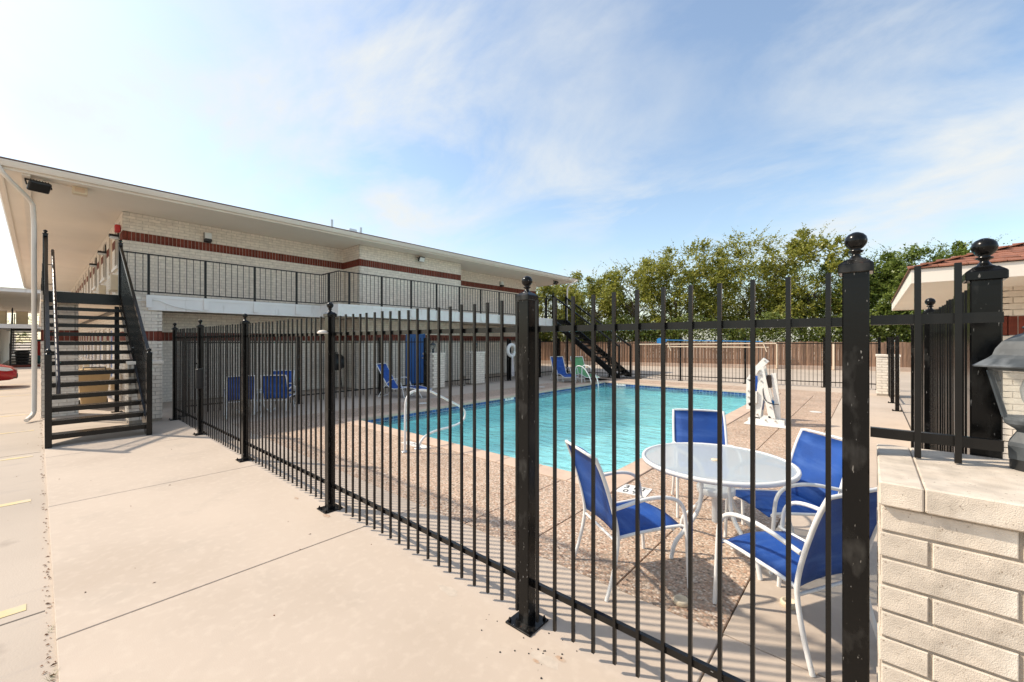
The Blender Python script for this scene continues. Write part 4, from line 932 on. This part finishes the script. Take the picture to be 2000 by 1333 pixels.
def lounger(label, loc, face, m, group):
    r = thing('lounge_chair', label, 'lounger', (*loc, 0), math.atan2(-face[0], face[1]), group); T = 'white_tube'
    for s in (-1, 1):
        x = s * .30
        MB().tube([(x, -.62, 1.02), (x, -.42, .66), (x, -.22, .30), (x, .02, .26), (x, .42, .34), (x, .95, .22)], .014, 8, smooth_path=1).build('side_rail', T, r, True)
        MB().tube([(x * 1.06, -.55, .02), (x * 1.06, -.30, .42), (x * 1.06, -.05, .60), (x * 1.06, .18, .55), (x * 1.06, .30, .02)], .0135, 8, smooth_path=2).build('leg_loop', T, r, True)
        MB().tube([(x, .72, .27), (x * 1.02, .86, .02)], .011, 8).build('foot_leg', T, r, True)
    for y, z in ((-.62, 1.02), (.95, .22)): MB().tube([(-.30, y, z), (.30, y, z)], .013, 8).build('crossbar', T, r, True)
    for y in (-.55, .30): MB().tube([(-.318, y, .018), (.318, y, .018)], .012, 8).build('floor_bar', T, r, True)
    sling(MB(), [((-.285, y, z), (.285, y, z)) for y, z in ((-.61, 1.0), (-.52, .84), (-.42, .66), (-.32, .48), (-.23, .315), (-.1, .275), (.02, .262), (.2, .295), (.40, .335))]).build('back_and_seat_sling', m, r, True)
    sling(MB(), [((-.285, y, z), (.285, y, z)) for y, z in ((.45, .33), (.6, .30), (.78, .262), (.94, .225))]).build('foot_sling', m, r, True)
    return r
lounger('blue folding lounge chair in front of the blue door', (-11.0, 7.35), (.75, .45), 'blue_sling', 'loungers by the pool')
lounger('blue lounge chair left of the green one at the far end', (-10.15, 15.0), (.78, -.5), 'blue_sling', 'loungers by the pool')
lounger('green lounge chair at the far end of the pool', (-9.45, 15.55), (.78, -.5), 'green_sling', 'loungers by the pool')

# pool rails
t = thing('pool_handrail', 'white looped handrail at the shallow end of the pool', 'handrail', (-5.46, 3.86, 0), 0, 'pool handrails')
MB().tube([(-5.46, 3.74, 0), (-5.46, 3.75, .6), (-5.46, 3.76, .82), (-5.46, 3.86, .94), (-5.46, 4.18, .93), (-5.46, 4.45, .79), (-5.46, 4.94, .55), (-5.46, 5.03, .42), (-5.46, 4.94, .28), (-5.46, 4.65, .24), (-5.46, 4.33, .235), (-5.46, 4.08, .17), (-5.46, 3.98, 0)], .019, 10, smooth_path=2).build('rail', 'white_tube', t)
for y in (3.74, 3.98): MB().lathe([(.06, 0), (.062, .008), (.05, .02), (.03, .024)], 18, (-5.46, y, 0)).build('escutcheon', 'steel', t)
t = thing('pool_handrail', 'pair of pale ladder rails at the far left corner of the pool', 'handrail', (-8.4, 14.6, 0), 0, 'pool handrails')
for y in (14.25, 14.75):
    MB().tube([(-9.0, y, 0), (-9.0, y, .5), (-8.98, y, .68), (-8.85, y, .74), (-8.6, y, .68), (-8.35, y, .35), (-8.22, y, 0), (-8.22, y, -.5)], .02, 10, smooth_path=2).build('rail', 'white_tube', t)
# pool lift
t = thing('pool_lift', 'white pool access lift with blue seat on the deck beside the pool', 'pool lift', (-1.6, 9.95, 0))
def plate(name, pts, y, th=.05, m='white_plastic', w=.11):
    b = MB()
    for (a, c), (d, e) in zip(pts, pts[1:]): b.bar((a, y, c), (d, y, e), th, w, up=(0, 0, 1) if abs(d - a) > abs(e - c) else (1, 0, 0))
    o = b.build(name, m, t); return o
def bolts(o, pts, y):
    for x, z in pts: MB().tube([(x, y, z), (x, y - .02, z)], .017, 8).build('bolt', 'steel', o)
o = MB().box(-1.98, -1.24, 9.6, 10.3, .002, .03, bev=.006).build('base_plate', 'white_plastic', t)
o = MB().extrude([(-1.92, 0, .03), (-1.30, 0, .03), (-1.30, 0, .12), (-1.5, 0, .14), (-1.55, 0, .19), (-1.66, 0, .19), (-1.70, 0, .14), (-1.88, 0, .15), (-1.95, 0, .10)], (0, 9.80, 0), (0, 9.87, 0)).build('base_frame', 'white_plastic', t); bolts(o, ((-1.86, .10), (-1.62, .10), (-1.45, .10)), 9.80)
MB().extrude([(-1.92, 0, .03), (-1.30, 0, .03), (-1.30, 0, .12), (-1.88, 0, .15), (-1.95, 0, .10)], (0, 10.05, 0), (0, 10.11, 0)).build('base_frame', 'white_plastic', t)
for y in (9.80, 10.04):
    o = MB().extrude([(-1.83, 0, .12), (-1.72, 0, .12), (-1.655, 0, .62), (-1.57, 0, .15), (-1.45, 0, .15), (-1.60, 0, .86), (-1.66, 0, 1.20), (-1.78, 0, 1.22), (-1.76, 0, .90)], (0, y, 0), (0, y + .05, 0)).build('mast', 'white_plastic', t)
    if y < 9.9: bolts(o, ((-1.77, .2), (-1.54, .38), (-1.72, 1.12), (-1.71, 1.02), (-1.70, .9)), y)
o = plate('lift_arm', [(-1.63, 1.34), (-1.80, 1.12)], 9.93, .10, w=.12); bolts(o, ((-1.65, 1.32), (-1.76, 1.17)), 9.88)
plate('lift_arm', [(-1.78, 1.14), (-1.92, .90)], 9.78, .05, w=.10); o = plate('seat_post', [(-1.92, .92), (-1.92, .30)], 9.78, .05, w=.09); bolts(o, ((-1.92, .68), (-1.92, .55), (-1.92, .42)), 9.75)
plate('seat_lever', [(-1.80, .68), (-1.80, .44), (-1.92, .40)], 9.78, .05, w=.06)
plate('rear_strut', [(-1.50, 1.06), (-1.44, .50), (-1.42, .12)], 9.93, .08, w=.09)
MB().box(-1.62, -1.53, 9.86, 9.98, .76, 1.02, bev=.008).build('control_box', 'brown_metal', t)
MB().tube([(-1.60, 9.86, 1.0), (-1.68, 9.8, .75), (-1.64, 9.78, .5), (-1.5, 9.8, .44), (-1.4, 9.85, .44)], .008, 6, smooth_path=2).build('cable', 'black_plastic', t)
MB().box(-2.02, -1.66, 10.1, 10.5, .50, .55, bev=.015).box(-2.02, -1.66, 10.5, 10.55, .50, .95, bev=.015).build('seat', 'blue_sling', t)
MB().box(-2.0, -1.7, 9.92, 10.1, .28, .5, bev=.01).build('leg_rest', 'blue_sling', t)
MB().tube([(-1.62, 10.0, .44), (-1.40, 10.0, .44)], .05, 12).build('motor', 'net_blue', t)
# lifebuoy on a post
t = thing('lifebuoy', 'white ring lifebuoy with hanging rope on the back fence', 'lifebuoy', (-11.78, 13.5, 1.32))
n = 32; MB().tube([(-11.76, 13.5 + .24 * math.cos(2 * math.pi * i / n), 1.32 + .24 * math.sin(2 * math.pi * i / n)) for i in range(n)], .075, 12, closed=True).build('ring', 'white_plastic', t)
for k in range(6):
    MB().tube([(-11.70, 13.42 + k * .02, 1.18), (-11.69, 13.45 + k * .02 + .03 * math.sin(k), .8), (-11.68, 13.40 + k * .035, .42), (-11.67, 13.42 + k * .03, .2)], .008, 5, smooth_path=2).build('rope_strand', 'rope', t)
MB().bar((-11.83, 13.5, 0), (-11.83, 13.5, 1.78), .06, .06).build('hanger_post', 'black_far', t)
# pool net and pole rack on the far fence
def on_far(x, z, off=-.12): return (x, 19.39 - (-.0 - x + .0) * .1757 + off, z)
t = thing('pool_net', 'blue leaf net on a long pole hung along the far fence', 'pool net', on_far(-6.9, 1.7))
MB().extrude([(on_far(x, z)) for x, z in ((-7.15, 1.63), (-6.95, 1.60), (-6.8, 1.64), (-6.72, 1.75), (-6.8, 1.84), (-7.0, 1.87), (-7.14, 1.82))], (0, 0, 0), (0, .03, 0)).build('net', 'net_blue', t)
MB().tube([on_far(-6.75, 1.765), on_far(-3.2, 1.70)], .018, 8).build('pole', 'net_blue', t)
t = thing('pole_rack', 'cream poles hung level along the far fence under the net', 'poles', on_far(-5.5, 1.6))
for i, (a, b, z) in enumerate(((-8.0, -2.75, 1.60), (-6.7, -3.0, 1.475))): MB().tube([on_far(a, z + (0 if i else -.03)), on_far(b, z + (0 if i else .03))], .022, 8).build('pole', 'pole_cream', t)
for x in (-6.6, -3.1): MB().tube([on_far(x - .08, 1.66, -.16), on_far(x + .05, 1.30, -.16)], .02, 6).build('hook', 'pole_cream', t)
# barbecue by the wall
t = thing('barbecue_grill', 'black covered barbecue grill against the motel wall', 'grill', (-14.2, 6.9, 0))
MB().lathe([(.10, .70), (.28, .80), (.34, .95), (.33, 1.0), (.30, 1.12), (.18, 1.24), (.03, 1.28)], 20, (0, 0, 0)).build('kettle', 'black_plastic', t, True)
for k in range(3): a = k * 2.09; MB().tube([(.2 * math.cos(a), .2 * math.sin(a), .78), (.34 * math.cos(a), .34 * math.sin(a), 0)], .014, 8).build('leg', 'black_plastic', t, True)
MB().tube([(-.08, 0, 1.27), (-.08, 0, 1.33), (.08, 0, 1.33), (.08, 0, 1.27)], .012, 6).build('handle', 'black_plastic', t, True)
# beige wheeled bin under the stairs
t = thing('waste_bin', 'beige wheeled waste bin in the passage behind the near stairs', 'bin', (-15.3, .95, 0))
b = MB(); v = []
for z, q in ((.05, .20), (.85, .27), (.92, .29), (.95, .29)): v += [(-q, -q * 1.1, z), (q, -q * 1.1, z), (q, q * 1.1, z), (-q, q * 1.1, z)]
b.add(v, [(3, 2, 1, 0), (12, 13, 14, 15)] + [(r_ * 4 + i, r_ * 4 + (i + 1) % 4, r_ * 4 + 4 + (i + 1) % 4, r_ * 4 + 4 + i) for r_ in range(3) for i in range(4)]).build('body', 'beige_plastic', t, True)
MB().box(-.31, .31, -.34, .34, .952, 1.0, bev=.02).build('lid', 'beige_plastic', t, True)
MB().tube([(.3, -.2, .98), (.36, -.2, 1.05), (.36, .2, 1.05), (.3, .2, .98)], .015, 8).build('handle', 'dark_rubber', t, True)
for y in (-.25, .25): MB().tube([(-.18, y - .03, .1), (-.18, y + .03, .1)], .1, 14).build('wheel', 'dark_rubber', t, True)
# two drain caps in the deck
for i, (x, y) in enumerate(((-.94, 2.78), (-.40, 3.22))):
    t = thing('drain_cap', ('pale round umbrella socket on the pebble deck by the corner of the fence', 'pale round umbrella socket on the concrete under the near chair')[i], 'socket', (x, y, 0), 0, 'umbrella sockets')
    MB().lathe([(.048, 0), (.05, .006), (.05, .022), (.044, .03), (.034, .03), (.03, .012), (.004, .01)], 20).build('ring', 'ivory', t, True)

# ------------------------------------------------------------------ second block, car, bin across the lot (far left)
b2 = thing('second_motel_block', 'distant motel block with white roof edge behind the red car', 'building', (-46, -1, 0))
MB().box(-78, -45.6, -14, -1.75, 0, 2.6).box(-78, -46.6, -14, -2.4, 2.9, 5.12).build('wall', 'cream_brick', b2); MB().box(-45.6, -45.58, -14, -1.75, 1.5, 1.75).build('red_band', 'red_brick', b2)
MB().box(-45.58, -45.5, -1.9, -1.75, 0, 2.6).build('corner_trim', 'cream_brick', b2)
MB().box(-60, -44.0, -14, 3.5, 2.6, 2.88).build('gallery_floor', 'white_beam', b2)
MB().box(-78, -44.4, -14, 5.0, 5.12, 5.16).build('soffit', 'soffit', b2); MB().box(-44.4, -44.3, -14, 5.0, 5.1, 5.36).build('fascia', 'white_beam', b2)
MB().add([(-44.2, -14.2, 5.36), (-44.2, 5.2, 5.36), (-78, 5.2, 5.36), (-78, -14.2, 5.36), (-60, -4, 6.6)], [(0, 1, 4), (1, 2, 4), (2, 3, 4), (3, 0, 4), (3, 2, 1, 0)]).build('roof', 'trim', b2)
for y in (3.0,): MB().box(-45, -44.6, y, y + .5, 0, 2.6).build('column', 'cream_brick', b2)
stairs('distant black staircase of the second motel block', -43.0, -46.4, -1.2, -.1, 2.75, 'black_far', 'steel stairs', True)
for i, (y, nm) in enumerate(((-1.75, 'left tan crate on the gallery of the distant block'), (-.75, 'right tan crate on the gallery of the distant block'))):
    t = thing('storage_crate', nm, 'crate', (-46.6, y, 2.88), 0, 'tan crates on the far gallery'); MB().box(-.4, .4, -.28, .28, 0, .95, bev=.03).build('body', 'beige_plastic', t, True); MB().box(-.42, .42, -.30, .30, .951, 1.02, bev=.02).build('lid', 'tan_box', t, True)
t = thing('trash_can', 'black round trash can behind the distant staircase', 'trash can', (-47.2, -.75, 0)); MB().lathe([(.30, 0), (.36, .85), (.40, .87), (.40, .95), (.1, 1.02)], 18).build('barrel', 'black_plastic', t, True); MB().lathe([(.385, .6), (.395, .62), (.385, .64)], 18).build('hoop', 'dark_rubber', t, True)
t = thing('vending_machine', 'dark teal vending machine under the distant gallery', 'vending machine', (-49.5, .15, 0)); MB().box(-.4, .4, -.5, .5, 0, 1.85, bev=.03).build('cabinet', 'vending_teal', t, True); MB().box(.401, .41, -.42, .2, .6, 1.7).build('front_panel', 'red_plastic', t, True)
tag(MB().box(-43.0, -42.6, -14, 6, -.03, .12, bev=.02).build('kerb', 'red_brick'), kind='structure')
# far foliage showing between the two roofs
tree('grey green tree seen through the gallery of the distant block', -88, -3.5, 8.0, 4.5, 'leaf_b', 31, 4500, 'trees behind the distant block'); tree('second grey green tree behind the distant block', -90, 5.5, 7.5, 4.5, 'leaf_b', 32, 4500, 'trees behind the distant block')
# red hatchback, nose towards the walkway
car = thing('parked_car', 'red hatchback parked at the left edge with its nose towards the walkway', 'car', (-25.0, -2.55, 0))
sec = [(-2.0, .35, .95, .60), (-1.85, .26, 1.02, .74), (-1.2, .22, 1.02, .80), (0, .22, .98, .82), (.9, .22, .96, .82), (1.5, .24, .86, .80), (1.85, .26, .74, .72), (2.02, .32, .62, .58)]
v = []; f = []
for y, zb, zt, hw in sec:
    v += [(-hw, y, zb + .06), (-hw * 1.02, y, (zb + zt) / 2), (-hw * .93, y, zt - .03), (-hw * .7, y, zt), (hw * .7, y, zt), (hw * .93, y, zt - .03), (hw * 1.02, y, (zb + zt) / 2), (hw, y, zb + .06), (hw * .85, y, zb), (-hw * .85, y, zb)]
for i in range(len(sec) - 1):
    for k in range(10): f.append((i * 10 + k, (i + 1) * 10 + k, (i + 1) * 10 + (k + 1) % 10, i * 10 + (k + 1) % 10))
f += [tuple(range(10)), tuple(range(len(v) - 1, len(v) - 11, -1))]
body = MB().add(v, f, True).build('body', 'car_red', car, True)
cb = [(-1.9, 1.0, .68), (-1.55, 1.40, .58), (-.3, 1.48, .58), (.35, 1.42, .56), (1.05, .94, .70)]; v = []; f = []
for y, z, hw in cb: v += [(-hw, y, z), (hw, y, z), (.76, y, .93), (-.76, y, .93)]
for i in range(4):
    for k in range(4): f.append((i * 4 + k, (i + 1) * 4 + k, (i + 1) * 4 + (k + 1) % 4, i * 4 + (k + 1) % 4))
MB().add(v, f, False).build('cabin_glass', 'dark_glass', car, True)
MB().box(-.56, .56, -1.5, .3, 1.465, 1.50, bev=.015).build('roof', 'car_red', car, True)
for s in (-1, 1):
    MB().extrude([(s * .82, 1.42, .66), (s * .80, 1.50, .80), (s * .70, 1.86, .71), (s * .66, 1.94, .62), (s * .76, 1.80, .60)], (0, 0, 0), (s * .03, .01, .012)).build('headlight', 'lamp_glass', car, True)
    MB().lathe([(.07, 0), (.08, .02), (.06, .03)], 12, (s * .56, 1.95, .34)).build('fog_lamp', 'dark_rubber', car, True)
    for y in (-1.25, 1.28):
        w_ = MB().tube([(s * .66, y, .31), (s * .84, y, .31)], .31, 20).build('wheel', 'dark_rubber', car, True); MB().tube([(s * .84, y, .31), (s * .855, y, .31)], .20, 16).build('rim', 'steel', w_, True)
    MB().box(s * .86 - .06, s * .86 + .06, .65, .80, .92, 1.05, bev=.02).build('mirror', 'car_red', car, True)
MB().box(-.42, .42, 1.98, 2.035, .30, .46, bev=.01).build('grille', 'dark_rubber', car, True)

# ------------------------------------------------------------------ small litter: leaves in the kerb joint, weeds, rust marks, gravel specks
rnd = random.Random(3); lf = MB(); wd_ = MB(); sp_ = MB(); rs = MB()
def flake(mb, x, y, z, L, w, a):
    d = Vector((math.cos(a), math.sin(a), 0)); s = Vector((-d.y, d.x, 0)); up = Vector((0, 0, .25 * L)); p = Vector((x, y, z))
    mb.add([p - d * L / 2, p + s * w / 2 + up, p + d * L / 2, p - s * w / 2 + up * .4], [(0, 1, 2), (0, 2, 3)])
for i in range(230):
    x = -3.0 - 12 * rnd.random() ** 1.4; flake(lf, x, .045 + rnd.gauss(0, .012), -.026, rnd.uniform(.008, .03), rnd.uniform(.004, .012), rnd.uniform(0, 6.3))
for i in range(60): flake(lf, rnd.uniform(-13, -1), rnd.uniform(-1.5, 1.9), .002 if False else .001, rnd.uniform(.01, .03), .008, rnd.uniform(0, 6.3))
tag(lf.build('leaf_litter', 'dry_leaf'), 'brown leaf litter gathered in the walkway joint', 'litter', kind='stuff')
for cx0, n in ((-3.05, 26), (-3.22, 18), (-3.75, 8)):
    for i in range(n):
        a = rnd.uniform(0, 6.3); x = cx0 + rnd.gauss(0, .03); y = .045 + rnd.gauss(0, .006); h = rnd.uniform(.02, .05); d = Vector((math.cos(a), math.sin(a), 0)) * h * .8
        wd_.add([(x - .002, y, -.03), (x + .002, y, -.03), (x + d.x, y + d.y, h - .03)], [(0, 1, 2)])
tag(wd_.build('weeds', 'weed'), 'small grass weeds in the walkway joint', 'weeds', kind='stuff')
for i in range(22):
    x = -1.5 + rnd.gauss(0, .2); y = 1.84 + rnd.gauss(0, .09)
    s = rnd.uniform(.002, .006); sp_.lathe([(s, 0), (s * .8, s * .7)], 5, (x, y, .0005), smooth=False)
tag(sp_.build('gravel_specks', 'dark_rubber'), 'dark grit scattered by the foot of a fence post', 'grit', kind='stuff')

mat('patch', (.56, .475, .39), .9, var=.15, vscale=20)
for k, (x, y, q, m_) in enumerate(((-1.33, 1.80, .05, 'patch'), (-2.2, 1.86, .05, 'patch'), (-1.27, 1.86, .018, 'rust_stain'), (-1.36, 1.76, .012, 'rust_stain'), (-4.05, 1.87, .03, 'rust_stain'), (-4.75, 1.86, .02, 'rust_stain'))):
    n_ = 22; v = [(x + q * (1 + .5 * rnd.random()) * 1.5 * math.cos(2 * math.pi * i / n_), y + q * (.5 + .5 * rnd.random()) * math.sin(2 * math.pi * i / n_), .0006 + k * .0003) for i in range(n_)]
    MB().add(v, [tuple(range(n_))]).build('stain', m_, walk)
